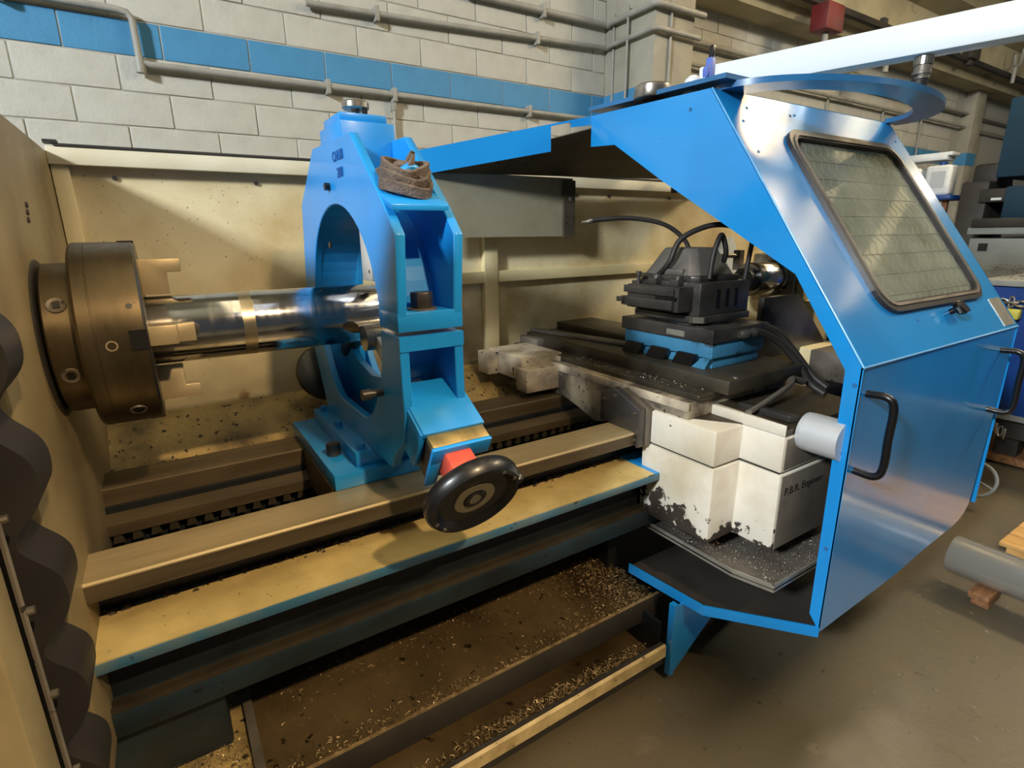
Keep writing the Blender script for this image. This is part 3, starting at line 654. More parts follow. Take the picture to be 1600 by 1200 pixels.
# handwheel
hwc = Q(.500, .686, -.002)
hw = MB().turn(hwc-dv*.012, dv, [(-.014, .088), (-.018, .098), (-.014, .110), (-.004, .1135), (.010, .1125), (.022, .104), (.024, .096), (.016, .086), (.010, .080), (.008, .03), (.014, .024), (.014, .0)], 72).build('handwheel', K['black'], sr, smooth=True)
MB().turn(hwc-dv*.012, dv, [(.0085, .028), (.0115, .028), (.0115, .048), (.0085, .048)], 56, True).build('dial_ring', K['ringface'], hw)
for aa in (.6, 1.1, 3.6, 4.0):
    pp = hwc+(Vector((1, 0, 0))*math.cos(aa)+nv*math.sin(aa))*.096
    MB().cyl(pp, pp+dv*.012, .005, 10).build('wheel_screw', K['steel'], hw)
lever = hwc+(Vector((1, 0, 0))*math.cos(.35)+nv*math.sin(.35))*.103
MB().turn(lever-dv*.045, dv, [(0, .008), (.006, .012), (.05, .014), (.058, .010)], 20).build('crank_grip', K['black'], hw, smooth=True)
# rear quill with dark roller and rear wheel
dr = Vector((0, math.cos(A30), -math.sin(A30))); nr = Vector((0, math.sin(A30), math.cos(A30)))
def Qr(x, r, h): return O+Vector((x, 0, 0))+dr*r+nr*h
q3 = MB().cyl(Qr(.50, .08, 0), Qr(.50, .42, 0), .028, 18).build('quill', K['dark'], sr, smooth=True)
MB().cyl(Qr(.45, .115, 0), Qr(.55, .115, 0), .034, 24).build('roller', K['dark'], q3, smooth=True)
MB().prism([(1.80, 1.20), (1.90, 1.14), (1.90, .96), (1.80, .96)], PX0+.02, PX1-.02).build('rear_housing', K['blue'], sr, .003)
rw = MB().turn(Qr(.47, .56, 0), dr, [(-.02, .02), (-.02, .07), (-.012, .102), (0, .108), (.012, .10), (.012, .0)], 48).build('handwheel', K['black'], sr, smooth=True)
MB().cyl(Qr(.47, .40, 0), Qr(.47, .56, 0), .016, 12).build('spindle', K['dark'], rw)
# base
MB().box(.305, .70, 1.350, 1.87, .8505, .894).build('base_plate', K['blue'], sr, .003)
MB().box(.372, .635, 1.372, 1.845, .894, .936).build('foot', K['blue'], sr, .003)
MB().box(.30, .69, 1.367, 1.70, .75, .8505).build('clamp_block', K['waydark'], sr)
for (x, y, n_, hh) in ((.345, 1.50, 6, .035),):
    MB().cyl((x, y, .894), (x, y, .894+hh), .020, n_).build('hold_down_bolt', K['dark'], sr)
for (x, y) in ((.395, 1.40), (.395, 1.62), (.395, 1.80)):
    MB().cyl((x, y, .936), (x, y, .952), .012, 12).build('foot_screw', K['blue'], sr)
for i, (body, y, z) in enumerate((('CHUB', 1.47, 1.705), ('200', 1.44, 1.665))):
    text('marker_writing', body, .034, (PX0-.0015, y+.03, z-.02), (PI/2, 0, -PI/2), K['ink'], sr)
# lifting eye and sling
MB().tube([Vector((.50+.034*math.cos(t), 1.185+.010*math.cos(t), 1.60+.045*math.sin(t))) for t in [-.6+(PI+1.2)*i/20 for i in range(21)]], .010, 10).build('lifting_eye', K['blue'], sr, smooth=True)
sl = thing('lifting_sling', 'grey-brown woven lifting sling coiled round the eye on the steady rest', 'sling', (.49, 1.19, 1.59))
def ribbon(name, pts, wdv, th, par):
    P_ = [Vector(p) for p in pts]; vs = []; k = len(P_)
    for i in range(k):
        d = (P_[min(i+1, k-1)]-P_[max(i-1, 0)]).normalized(); wv_ = Vector(wdv(i/(k-1))); wv_ = wv_-d*wv_.dot(d); nn = d.cross(wv_).normalized()*th
        vs += [P_[i]-wv_-nn, P_[i]+wv_-nn, P_[i]+wv_+nn, P_[i]-wv_+nn]
    fs = [(4*i+j, 4*i+(j+1) % 4, 4*i+4+(j+1) % 4, 4*i+4+j) for i in range(k-1) for j in range(4)]+[(3, 2, 1, 0), (4*k-4, 4*k-3, 4*k-2, 4*k-1)]
    return MB().add(vs, fs).build(name, K['strap'], par, .002, smooth=True, seg=1)
def slz(y): return 1.566+(y-1.118)*.40
for k, (a, b, up) in enumerate(((.058, .046, .006), (.052, .042, .024), (.047, .036, .040))):
    pts = []
    for i in range(33):
        t = 2*PI*i/32*.985+.5*k; x = .490+a*math.cos(t)+.003*math.sin(3*t+k); y = 1.192+b*math.sin(t)+.003*math.cos(2*t+k)
        pts.append((x, y, slz(y)+up+.008+.006*math.sin(t*2+k)))
    ribbon('loop', pts, lambda u, k=k: (0, -.004, .0115), .0045, sl)
ribbon('loose_end', bez([(.455, 1.235, 1.62), (.47, 1.20, 1.648), (.497, 1.185, 1.652), (.512, 1.20, 1.675), (.505, 1.22, 1.655), (.51, 1.235, 1.625)], 26), lambda u: (.004, .010, .006), .0045, sl)
ribbon('tail', bez([(.44, 1.235, 1.635), (.46, 1.205, 1.642), (.50, 1.165, 1.622), (.53, 1.165, 1.605)], 16), lambda u: (0, -.004, .011), .004, sl)

# ================================================================== CARRIAGE
ca = thing('carriage', 'cream and steel carriage with stepped apron straddling the lathe bed', 'carriage', (1.6, 1.4, .55))
MB().prism([(1.15, .852), (1.36, .852), (1.42, .82), (1.50, .80), (1.60, .83), (1.70, .853), (1.88, .853), (1.96, .90), (1.96, .985), (1.06, .985), (1.06, .93), (1.15, .93)], 1.335, 1.86).build('saddle', K['saddle'], ca, .004)
MB().box(1.33, 1.345, 1.06, 1.98, .955, .984).build('saddle_strip', K['reardirty'], ca, .002)
# front wiper on the slideway
wpz = MB().prism([(1.205, .80), (1.205, .935), (1.335, .985), (1.395, .955), (1.395, .852), (1.23, .852), (1.219, .845), (1.219, .80)], 1.268, 1.30).build('way_wiper', K['dark'], ca, .003)
MB().prism([(1.20, .80), (1.20, .93), (1.325, .978), (1.385, .95), (1.385, .86), (1.225, .86), (1.215, .848), (1.215, .80)], 1.30, 1.335).build('wiper_body', K['mid'], ca, .003)
for (y, z) in ((1.225, .918), (1.32, .958), (1.222, .825), (1.375, .935)):
    MB().cyl((1.268, y, z), (1.263, y, z), .006, 10).build('wiper_screw', K['steel'], wpz)
# apron: two stepped blocks with a joint line
ap1 = MB().prism([(1.32, 1.20), (1.32, .942), (1.447, .942), (1.447, .805), (1.90, .805), (1.90, 1.20)], .812, .928, 'z').build('apron_upper', K['apron'], ca, .007)
ap2 = MB().prism([(1.322, 1.235), (1.322, .942), (1.448, .942), (1.448, .805), (1.90, .805), (1.90, 1.235)], .552, .806, 'z').build('apron_lower', K['apronlow'], ca, .006)
MB().prism([(1.33, 1.20), (1.33, .95), (1.455, .95), (1.455, .813), (1.89, .813), (1.89, 1.20)], .804, .814, 'z').build('joint', K['black'], ca)
MB().prism([(1.335, 1.10), (1.445, .944), (1.447, 1.10)], .927, .931, 'z').build('rusty_pocket', K['grime'], ca)
MB().prism([(1.447, .806), (1.452, .806), (1.47, 1.06), (1.447, 1.06)], .928, .962, 'z').build('apron_rim', K['apron'], ca, .002)
MB().prism([(.806, .928), (.806, .948), (1.06, .962), (1.06, .928)], 1.449, 1.90).build('apron_deck', K['slide'], ca)
MB().prism([(1.50, .83), (1.53, .815), (1.53, 1.0), (1.50, 1.0)], .955, .975, 'z').build('scraper', K['dark'], ca, .002)
MB().prism([(1.32, .548), (1.9, .548), (1.9, .60), (1.32, .552)], .95, 1.22, 'y').build('apron_shadow_plate', K['dark'], ca)
MB().box(1.458, 1.89, .8025, .806, .822, .918).build('front_cover', K['frontdark'], ca, .001, label='dark grey front of the apron')
MB().box(1.458, 1.89, .8025, .806, .558, .800).build('front_cover', K['frontdark'], ca, .001, label='dark grey front of the apron')
text('apron_lettering', 'P.B.R. Engineer', .035, (1.475, .8018, .735), (PI/2, 0, 0), K['inkdark'], ca, .0003)
# rear blocks
MB().box(1.19, 1.40, 1.79, 2.06, .915, 1.015).build('rear_block', K['reardirty'], ca, .006)
MB().box(1.135, 1.19, 1.97, 2.06, .915, 1.01).build('rear_lug', K['reardirty'], ca, .004)
MB().box(1.175, 1.36, 1.73, 1.81, .88, .975).build('rear_step', K['reardirty'], ca, .005)
MB().box(1.36, 1.40, 1.76, 1.82, .98, 1.005).build('rear_clip', K['reardirty'], ca, .003)
# gear-shaft cylinder on the apron front
cy_ = MB().turn((1.545, .806, .93), (0, -1, 0), [(0, .048), (.004, .056), (.016, .058), (.016, .0565), (.018, .0565), (.018, .058), (.12, .058), (.12, .03)], 40).build('oil_cap', K['bright'], ca, smooth=True, label='cylinder on the apron, coloured pale for door light')
# cross slide
MB().prism([(1.05, .985), (1.05, .999), (1.056, 1.006), (2.12, 1.006), (2.12, .985)], 1.368, 1.86).build('cross_rail', K['slide'], ca, .003)
MB().box(1.44, 1.86, 1.0, 2.12, 1.006, 1.052).build('cross_slide', K['slide'], ca, .003)
MB().prism([(1.46, 2.12), (1.50, 2.12), (1.62, 1.60), (1.62, 1.52), (1.58, 1.52)], 1.0525, 1.066, 'z').build('slide_cover', K['mid'], ca, .002)
MB().box(1.62, 1.85, 1.54, 2.12, 1.052, 1.085).build('slide_cover', K['slide'], ca, .003)
MB().box(1.40, 1.46, 1.98, 2.12, 1.006, 1.04).build('slide_end', K['mid'], ca, .003)
MB().cyl((1.50, 1.02, 1.0521), (1.50, 1.02, 1.056), .012, 10).build('slide_screw', K['steel'], ca)
chips('swarf', 260, lambda: (random.uniform(1.374, 1.436), random.uniform(1.08, 1.7), 1.0065), K['swarfgrey'], .004, .012, 'bright chips along the cross slide')
# chip pan below the apron
pan = thing('swarf_pan', 'flat grey steel pan full of dark chips hung under the apron', 'pan', (1.6, .95, .49))
MB().prism([(1.345, 1.22), (1.345, .86), (1.378, .742), (1.86, .742), (1.86, 1.22)], .482, .487, 'z').build('sheet', K['mid'], pan)
rim = [(1.345, 1.22), (1.345, .86), (1.378, .742), (1.86, .742)]
for i in range(3):
    a, b = Vector(rim[i]+(0,)), Vector(rim[i+1]+(0,)); d = (b-a).normalized(); nn = Vector((-d.y, d.x, 0))*.007
    z0, z1 = Vector((0, 0, .474)), Vector((0, 0, .498))
    MB().add([a+z0, b+z0, b+nn+z0, a+nn+z0, a+z1, b+z1, b+nn+z1, a+nn+z1], [(0, 1, 2, 3), (7, 6, 5, 4), (0, 4, 5, 1), (1, 5, 6, 2), (2, 6, 7, 3), (3, 7, 4, 0)]).build('rim', K['plate'], pan)
def pan_area():
    while 1:
        x = random.uniform(1.352, 1.8); y = random.uniform(.75, 1.2)
        if (x-1.345)*.118+(y-.86)*.033 > .002-0 or y > .86: 
            if y < .86 and x < 1.352+(.86-y)*.30: continue
            return (x, y, .4875+random.random()**2*.006)
chips('swarf', 3000, pan_area, K['swarfgrey'], .003, .010, 'dark fine chips lying in the pan under the apron')

# ------------------------------------------------------------------ tool post
tp = thing('tool_post', 'indexing turret tool post of dark steel on a worn blue base', 'tool post', (1.65, 1.33, 1.052))
bs = MB().box(1.512, 1.80, 1.125, 1.535, 1.09, 1.145).box(1.53, 1.79, 1.135, 1.525, 1.0525, 1.09).build('base', K['tpblue'], tp, .004)
for k in range(3):
    y = 1.20+k*.125
    MB().prism([(y, 1.0535), (y+.085, 1.0535), (y+.06, 1.098), (y-.02, 1.098)], 1.500, 1.54).build('base_pocket', K['black'], bs)
MB().prism([(1.128, 1.09), (1.145, 1.0525), (1.20, 1.0525), (1.16, 1.09)], 1.505, 1.53).build('base_foot', K['tpblue'], bs)
MB().box(1.500, 1.81, 1.118, 1.545, 1.143, 1.19).build('index_plate', K['dark'], tp, .004)
MB().box(1.4985, 1.50, 1.235, 1.315, 1.152, 1.172).build('name_plate', K['plate'], tp)
MB().turn((1.66, 1.33, 1.19), (0, 0, 1), [(0, .15), (.012, .15), (.012, .12)], 40).build('turntable', K['black'], tp)
tb = MB().prism([(1.515, 1.22), (1.54, 1.19), (1.79, 1.19), (1.815, 1.215), (1.815, 1.49), (1.79, 1.515), (1.54, 1.515), (1.515, 1.49)], 1.20, 1.222, 'z').build('turret_flange', K['dark'], tp, .002)
MB().prism([(1.512, 1.215), (1.535, 1.187), (1.548, 1.187), (1.512, 1.23)], 1.201, 1.2215, 'z').build('flange_corner', K['steel'], tb)
MB().box(1.53, 1.80, 1.205, 1.50, 1.222, 1.335).build('turret_block', K['dark'], tp, .004)
for k in range(3):
    MB().box(1.615+k*.05, 1.632+k*.05, 1.2035, 1.206, 1.245, 1.310).build('turret_slot', K['black'], tp)
hd = MB().box(1.455, 1.537, 1.235, 1.475, 1.238, 1.322).build('tool_holder', K['dark'], tp, .003)
MB().box(1.44, 1.47, 1.25, 1.49, 1.245, 1.278).build('holder_jaw', K['dark'], hd, .002)
MB().box(1.445, 1.47, 1.25, 1.485, 1.292, 1.318).build('holder_jaw', K['dark'], hd, .002)
MB().box(1.446, 1.46, 1.24, 1.33, 1.279, 1.290).build('tool_slot', K['black'], hd)
MB().box(1.425, 1.455, 1.47, 1.50, 1.258, 1.275).build('tool_shank', K['dark'], hd)
MB().box(1.50, 1.545, 1.455, 1.50, 1.24, 1.33).build('rear_jaw', K['dark'], hd, .002)
for (x, y) in ((1.52, 1.40), (1.52, 1.30)):
    blk = MB().box(x-.02, x+.03, y-.02, y+.02, 1.322, 1.345).build('clamp_block', K['dark'], tp, .003)
    MB().turn((x+.005, y, 1.345), (0, 0, 1), [(0, .012), (.01, .012), (.01, .006), (.004, .006)], 16).build('clamp_screw', K['steel'], blk, smooth=True)
MB().cyl((1.49, 1.455, 1.32), (1.49, 1.455, 1.352), .006, 10).cyl((1.49, 1.455, 1.352), (1.49, 1.455, 1.366), .011, 10).build('set_screw', K['dark'], tp)
MB().prism([(1.56, 1.235), (1.775, 1.235), (1.795, 1.26), (1.795, 1.485), (1.775, 1.51), (1.56, 1.51), (1.542, 1.485), (1.542, 1.26)], 1.335, 1.354, 'z').build('cap_base', K['dark'], tp, .002)
def octa(cx, cy, a, b, c, z): return [(cx-a, cy-b+c, z), (cx-a+c, cy-b, z), (cx+a-c, cy-b, z), (cx+a, cy-b+c, z), (cx+a, cy+b-c, z), (cx+a-c, cy+b, z), (cx-a+c, cy+b, z), (cx-a, cy+b-c, z)]
bo, to = octa(1.667, 1.375, .120, .128, .03, 1.354), octa(1.68, 1.385, .072, .075, .02, 1.448)
MB().add(bo+to, [tuple(range(7, -1, -1)), tuple(range(8, 16))]+[(i, (i+1) % 8, (i+1) % 8+8, i+8) for i in range(8)]).build('cap', K['cap'], tp, .006)
MB().box(1.543, 1.57, 1.30, 1.38, 1.3545, 1.376).build('cap_lug', K['cap'], tp, .003)
def hose(pts, r, lab, tip=None):
    h = thing('coolant_hose', lab, 'hose', pts[0], 'coolant hoses')
    MB().tube(bez(pts, 40), r, 10).build('tube', K['rubber'], h, smooth=True)
    if tip:
        a, b = Vector(pts[-1]), Vector(pts[-2]); d = (a-b).normalized()
        MB().turn(a-d*.012, d, [(0, r*1.15), (.008, r*1.2), (.012, r*1.2), (.016, r*.9), (.04, r*.7), (.04, r*.3)], 14).build('nozzle', K['steel'], h, smooth=True)
hose([(1.705, 1.40, 1.40), (1.69, 1.42, 1.47), (1.63, 1.47, 1.53), (1.53, 1.54, 1.555), (1.43, 1.60, 1.552), (1.385, 1.622, 1.545)], .0085, 'thin black coolant hose reaching left with a steel nozzle', True)
hose([(1.548, 1.42, 1.345), (1.545, 1.362, 1.40), (1.58, 1.345, 1.48), (1.67, 1.29, 1.525), (1.76, 1.23, 1.515), (1.80, 1.20, 1.485)], .010, 'black coolant hose arching over the turret cap to the right')
hose([(1.60, 1.228, 1.345), (1.612, 1.23, 1.42), (1.635, 1.232, 1.475), (1.665, 1.24, 1.49), (1.685, 1.235, 1.44), (1.70, 1.25, 1.40)], .009, 'short black coolant hose looped up in front of the turret cap')
hose([(1.795, 1.225, 1.335), (1.80, 1.222, 1.40), (1.806, 1.218, 1.47), (1.80, 1.21, 1.53)], .0085, 'upright black coolant hose at the right of the turret cap')
hose([(1.66, 1.10, 1.165), (1.70, 1.085, 1.17), (1.78, 1.06, 1.13), (1.84, 1.02, 1.06), (1.87, .98, .985), (1.88, .93, .955)], .013, 'thick hydraulic hose leaving the tool post base with a steel fitting')
hose([(1.78, 1.13, 1.18), (1.84, 1.10, 1.15), (1.89, 1.06, 1.08), (1.92, 1.0, 1.0), (1.93, .95, .965)], .013, 'thick hydraulic hose behind the other one at the tool post base')
MB().turn((1.63, 1.112, 1.163), (.04, -.015, .005), [(0, .012), (.012, .016), (.03, .016), (.03, .012), (.05, .015), (.06, .015), (.06, .010)], 12).build('fitting', K['steel'], tp, smooth=True)
MB().prism([(1.47, .965), (1.62, .93), (1.80, .965), (1.86, .96), (1.86, .975), (1.80, .985), (1.66, .955), (1.48, .985)], .945, .968, 'z')
tag(MB().tube(bez([(1.455, .935, .965), (1.56, .94, .985), (1.70, .955, 1.01), (1.76, .985, 1.015), (1.83, .98, .995)], 20), [.010]*3+[.009]*50, 8, 1.6).build('lever_bar', K['mid'], smooth=True), 'grimy flat bar lying across the apron deck under the hoses', 'bar')

# ================================================================== TAILSTOCK
ts = thing('tailstock', 'cream tailstock with chromed quill behind the tool post', 'tailstock', (2.7, AX, .85))
MB().turn((2.16, AX, AZ), (1, 0, 0), [(0, .0), (.06, .035), (.07, .035), (.07, .052), (.13, .052), (.13, .04)], 40).build('live_centre', K['black'], ts, smooth=True)
MB().turn((2.27, AX, AZ), (1, 0, 0), [(0, .05), (0, .072), (.006, .076), (.18, .076), (.185, .082), (.20, .082), (.20, .05)], 56).build('quill', K['chrome'], ts, smooth=True)
MB().box(2.47, 2.50, AX-.105, AX+.105, 1.175, 1.395).build('nose_plate', K['steel'], ts, .004)
MB().box(2.50, 3.30, AX-.14, AX+.14, 1.19, 1.40).build('barrel', K['cream'], ts, .012)
MB().box(2.52, 3.25, AX-.19, AX+.19, .99, 1.19).build('body', K['cream'], ts, .01)
MB().box(2.42, 3.30, AX-.27, AX+.30, .852, .99).build('base', K['cream'], ts, .01)
MB().box(2.66, 2.72, AX-.24, AX-.19, .99, 1.05).build('clamp_nut', K['black'], ts, .004)
MB().box(2.84, 2.93, AX-.24, AX-.19, 1.06, 1.12).build('lever_boss', K['fardark'], ts, .006)
MB().prism([(2.10, 1.235), (2.36, 1.235), (2.62, 1.00), (2.62, .97), (2.10, .97)], AX-.20, AX-.175, 'y').build('side_guard', K['dark'], ts, .002)
MB().box(2.36, 2.74, AX-.44, AX-.28, .875, 1.0).build('front_box', K['mid'], ts, .008)
MB().cyl((2.74, AX-.40, .93), (2.84, AX-.42, .935), .008, 8).cyl((2.84, AX-.42, .935), (2.86, AX-.42, .935), .018, 10).build('lever', K['dark'], ts)
MB().cyl((1.98, 1.62, 1.40), (2.27, 1.60, 1.395), .010, 10).build('stop_rod', K['steel'], ts)
MB().box(2.27, 2.30, 1.585, 1.62, 1.33, 1.42).build('rod_bracket', K['mid'], ts)
tag(MB().prism([(2.34, 1.45), (2.38, 1.48), (2.44, 1.48), (2.57, 1.26), (2.33, 1.22)], 1.75, 1.78, 'y').build('chip_shield', K['white'], None, .004), 'white sheet shield behind the turret near the rear guard', 'shield')

# ================================================================== SLIDING HOOD
hd_ = thing('sliding_hood', 'big blue sliding guard hood with slanted window at the right of the lathe', 'guard hood', (2.1, 1.2, .32))
HX0, HX1, HYF = 1.527, 2.675, .667
side = [(.667, .32), (.664, 1.15), (1.222, 1.932), (1.787, 1.948), (1.787, 1.835), (1.65, 1.825), (1.41, 1.68), (.883, 1.383), (.71, 1.135), (.703, .365)]
MB().prism(side, HX0, HX0+.004).build('side_frame', K['hood'], hd_)
MB().prism([(.667, .42), (.664, 1.15), (1.222, 1.932), (1.787, 1.948), (1.787, 1.86), (1.28, 1.84), (.72, 1.10), (.70, .42)], HX1-.004, HX1).build('side_panel', K['hood'], hd_)
# front panel with rounded lower right corner
fp = [(HX0, .32), (HX0, 1.15), (HX1, 1.15), (HX1-.06, .55)] + [(2.61, .50), (2.60, .44), (2.57, .405), (2.52, .385), (2.46, .375), (2.23, .36), (2.0, .335)]
MB().prism(fp, HYF, HYF+.004, 'y').build('front_panel', K['hood'], hd_)
# slanted panel with window opening
SV = Vector((0, 1.222-.664, 1.932-1.15)); SL = SV.length; SVn = SV.normalized(); SN = Vector((0, -SVn.z, SVn.y))
def W(x, s, h=0.): return Vector((x, .664, 1.15))+SVn*s+SN*h
def sbox(b, x0, x1, s0, s1, h0, h1):
    vs = [W(x, s, h) for h in (h0, h1) for s in (s0, s1) for x in (x0, x1)]
    return b.add(vs, [(0, 2, 3, 1), (4, 5, 7, 6), (0, 1, 5, 4), (2, 6, 7, 3), (0, 4, 6, 2), (1, 3, 7, 5)])
wx0, wx1, ws0, ws1 = 1.795, 2.505, .155, .80
def rrect(x0, x1, s0, s1, r, n=6):
    pts = []
    for cx, cs, a in ((x1-r, s1-r, 0), (x0+r, s1-r, PI/2), (x0+r, s0+r, PI), (x1-r, s0+r, 1.5*PI)):
        pts += [(cx+r*math.cos(a+PI/2*i/n), cs+r*math.sin(a+PI/2*i/n)) for i in range(n+1)]
    return pts
def sring(pa, pb, h0, h1, name, m, par, smooth=False):
    n = len(pa); vs = [W(x, s, h) for h in (h0, h1) for x, s in list(pa)+list(pb)]; fs = []
    for i in range(n):
        j = (i+1) % n
        fs += [(i, j, n+j, n+i), (2*n+i, 3*n+i, 3*n+j, 2*n+j), (i, 2*n+i, 2*n+j, j), (n+i, n+j, 3*n+j, 3*n+i)]
    return MB().add(vs, fs).build(name, m, par, smooth=smooth)
inner = rrect(wx0, wx1, ws0, ws1, .06)
# outer loop matched point by point to the opening
def outer_pt(x, s):
    cx, cs = (wx0+wx1)/2, (ws0+ws1)/2; dx, ds = x-cx, s-cs
    tx = ((HX1-cx) if dx > 0 else (HX0-cx))/dx if abs(dx) > 1e-6 else 1e9
    t2 = ((SL-cs) if ds > 0 else (0-cs))/ds if abs(ds) > 1e-6 else 1e9
    t = min(tx, t2); return (cx+dx*t, cs+ds*t)
n = len(inner); pts_in = [W(x, s, 0) for x, s in inner]; pts_o = []
cor = {(HX1, SL): None}
outl = [outer_pt(x, s) for x, s in inner]
# snap the loop's nearest points to the true corners
for c in ((HX0, 0.), (HX1, 0.), (HX0, SL), (HX1, SL)):
    k = min(range(n), key=lambda i: (outl[i][0]-c[0])**2+(outl[i][1]-c[1])**2); outl[k] = c
sring(outl, inner, -.004, 0, 'window_panel', K['hood'], hd_)
win = thing('x', 'x', 'x', (0, 0, 0)); bpy.data.objects.remove(win)
seal = sring(rrect(wx0-.022, wx1+.022, ws0-.022, ws1+.022, .08), rrect(wx0+.012, wx1-.012, ws0+.012, ws1-.012, .05), -.008, .014, 'window_seal', K['seal'], hd_)
sring(rrect(wx0-.004, wx1+.004, ws0-.004, ws1+.004, .065), rrect(wx0+.006, wx1-.006, ws0+.006, ws1-.006, .055), .014, .018, 'seal_bead', K['mid'], seal)
rr_ = rrect(wx0+.006, wx1-.006, ws0+.006, ws1-.006, .055); nr_ = len(rr_)
vs = [W(x, s, h) for h in (-.002, -.005) for x, s in rr_]
MB().add(vs, [tuple(range(nr_)), tuple(range(2*nr_-1, nr_-1, -1))]+[(i, i+nr_, (i+1) % nr_+nr_, (i+1) % nr_) for i in range(nr_)]).build('window_pane', K['glass'], hd_)
wm = MB()
for i in range(9):
    s = ws0+.04+i*(ws1-ws0-.06)/8; wm.tube([W(wx0, s, -.001), W(wx1, s, -.001)], .0009, 5)
for i in range(15):
    x = wx0+.03+i*(wx1-wx0-.06)/14
    wm.tube([W(x+(.012 if k % 2 else -.012), ws0+k*(ws1-ws0)/20, -.001) for k in range(21)], .0007, 5)
wm.build('wire_mesh', K['meshgrey'], hd_)
# roof, underside, rear wing and hanging rear sheet
MB().slab([(HX0+.11, 1.24, 1.9365), (HX0+.11, 1.80, 1.962), (HX1, 1.80, 1.962), (HX1, 1.24, 1.9365)], .004).build('roof', K['ring'], hd_)
MB().slab([(HX0-.006, 1.17, 1.9485), (HX0-.006, 1.80, 1.966), (HX0+.12, 1.80, 1.966), (HX0+.12, 1.17, 1.9485)], .014).build('roof_edge', K['ring'], hd_)
RA, RB = Vector((HX0, 1.787, 1.948)), Vector((.884, 2.056, 1.811))
MB().slab([RA, RB, RB-Vector((0, 0, .088)), RA+(RB-RA)*.235-Vector((0, 0, .100)), RA+(RB-RA)*.235-Vector((0, 0, .008)), RA-Vector((0, 0, .008))], .004).build('wing_fascia', K['hood'], hd_)
MB().slab([RA, (1.45, 1.82, 1.93), (1.45, 1.82, 1.905), (1.527, 1.787, 1.915)], .003).build('wing_tab', K['hood'], hd_)
CY = 2.056
MB().slab([(HX0, 1.792, 1.905), (HX1, 1.792, 1.905), (HX1, CY, 1.78), (.92, CY, 1.74)], .004).build('roof_rear', K['hoodin'], hd_)
MB().slab([(HX0+.004, 1.225, 1.925), (HX1-.004, 1.225, 1.925), (HX1-.004, 1.787, 1.94), (HX0+.004, 1.787, 1.94)], .003).build('roof_lining', K['hoodin'], hd_)
MB().box(.93, 1.655, CY, CY+.003, 1.492, 1.745).build('rear_sheet', K['curtain'], hd_)
MB().box(1.595, 1.66, CY-.014, CY, 1.487, 1.735).build('sheet_flange', K['hoodin'], hd_)
MB().cyl((1.628, CY-.014, 1.655), (1.628, CY-.016, 1.655), .010, 14).build('flange_hole', K['plate'], hd_)
for k in range(3):
    MB().box(HX0+.01, HX1-.02, 1.50+k*.08, 1.515+k*.08, 1.915, 1.93).build('roof_rib', K['hoodin'], hd_)
MB().tube(bez([(2.26, CY-.02, 1.80), (2.29, CY-.02, 1.79), (2.31, CY-.02, 1.765), (2.31, CY-.02, 1.70)], 12), .018, 8).build('roof_post', K['hoodin'], hd_, smooth=True)
# floor plate and its gusset
MB().prism([(1.285, 1.23), (1.318, .93), (1.527, .672), (1.55, .672), (2.55, .80), (2.55, 1.23)], .318, .326, 'z').build('floor_plate', K['fardark'], hd_)
fl = [(1.283, 1.23), (1.316, .928), (1.527, .668)]
for i in range(2):
    a, b = Vector(fl[i]+(0,)), Vector(fl[i+1]+(0,)); d = (b-a).normalized(); nn = Vector((-d.y, d.x, 0))*.005; z0, z1 = Vector((0, 0, .300)), Vector((0, 0, .336))
    MB().add([a+z0, b+z0, b+nn+z0, a+nn+z0, a+z1, b+z1, b+nn+z1, a+nn+z1], [(0, 1, 2, 3), (7, 6, 5, 4), (0, 4, 5, 1), (1, 5, 6, 2), (2, 6, 7, 3), (3, 7, 4, 0)]).build('floor_rim', K['hood'], hd_)
MB().prism([(1.266, .03), (1.278, .03), (1.62, .295), (1.62, .302), (1.283, .302)], 1.0, 1.006, 'y').build('gusset', K['hood'], hd_)
MB().box(1.264, 1.284, .998, 1.02, .03, .31).build('gusset_edge', K['hood'], hd_)
MB().tube([(HX0, .6655, 1.149), (HX1, .6655, 1.149)], .0035, 8).build('fold_highlight', K['fold'], hd_, smooth=True)
MB().tube([(HX0+.001, .665, 1.15), (HX0+.001, 1.222, 1.932)], .003, 8).build('fold_highlight', K['fold'], hd_, smooth=True)
# handles
def dhandle(x, z0, z1, out, sx, lab):
    y = HYF
    pts = bez([(x, y, z1), (x+sx*.2, y-out*.75, z1), (x+sx, y-out, z1-.028), (x+sx, y-out, (z0+z1)/2), (x+sx, y-out, z0+.028), (x+sx*.2, y-out*.75, z0), (x, y, z0)], 42)
    return MB().tube(pts, .0105, 10).build('handle', K['black'], hd_, smooth=True)
dhandle(1.572, .845, 1.072, .068, .006, '')
dhandle(2.555, .845, 1.072, .068, .006, '')
kn = MB().turn(W(2.20, .105, 0), SN, [(0, .010), (.02, .010), (.02, .022), (.035, .026), (.042, .02), (.042, 0)], 20).build('latch_knob', K['black'], hd_, smooth=True)
MB().add([W(x, s, .03+.008*k) for k in (0, 1) for x, s in ((2.17, .085), (2.24, .085), (2.24, .105), (2.17, .105))], [(0, 1, 2, 3), (7, 6, 5, 4), (0, 4, 5, 1), (1, 5, 6, 2), (2, 6, 7, 3), (3, 7, 4, 0)]).build('latch_wing', K['black'], kn)
pl = MB(); sbox(pl, 2.555, 2.655, .012, .125, .0, .002); pl.build('rating_plate', K['plate'], hd_)
for (x, s) in ((1.60, .84), (1.66, .90), (1.59, .72), (1.9, .90), (1.93, .905), (2.62, .86), (1.95, .10)):
    MB().cyl(W(x, s, 0), W(x, s, .003), .005, 8).build('rivet', K['ring'], hd_)
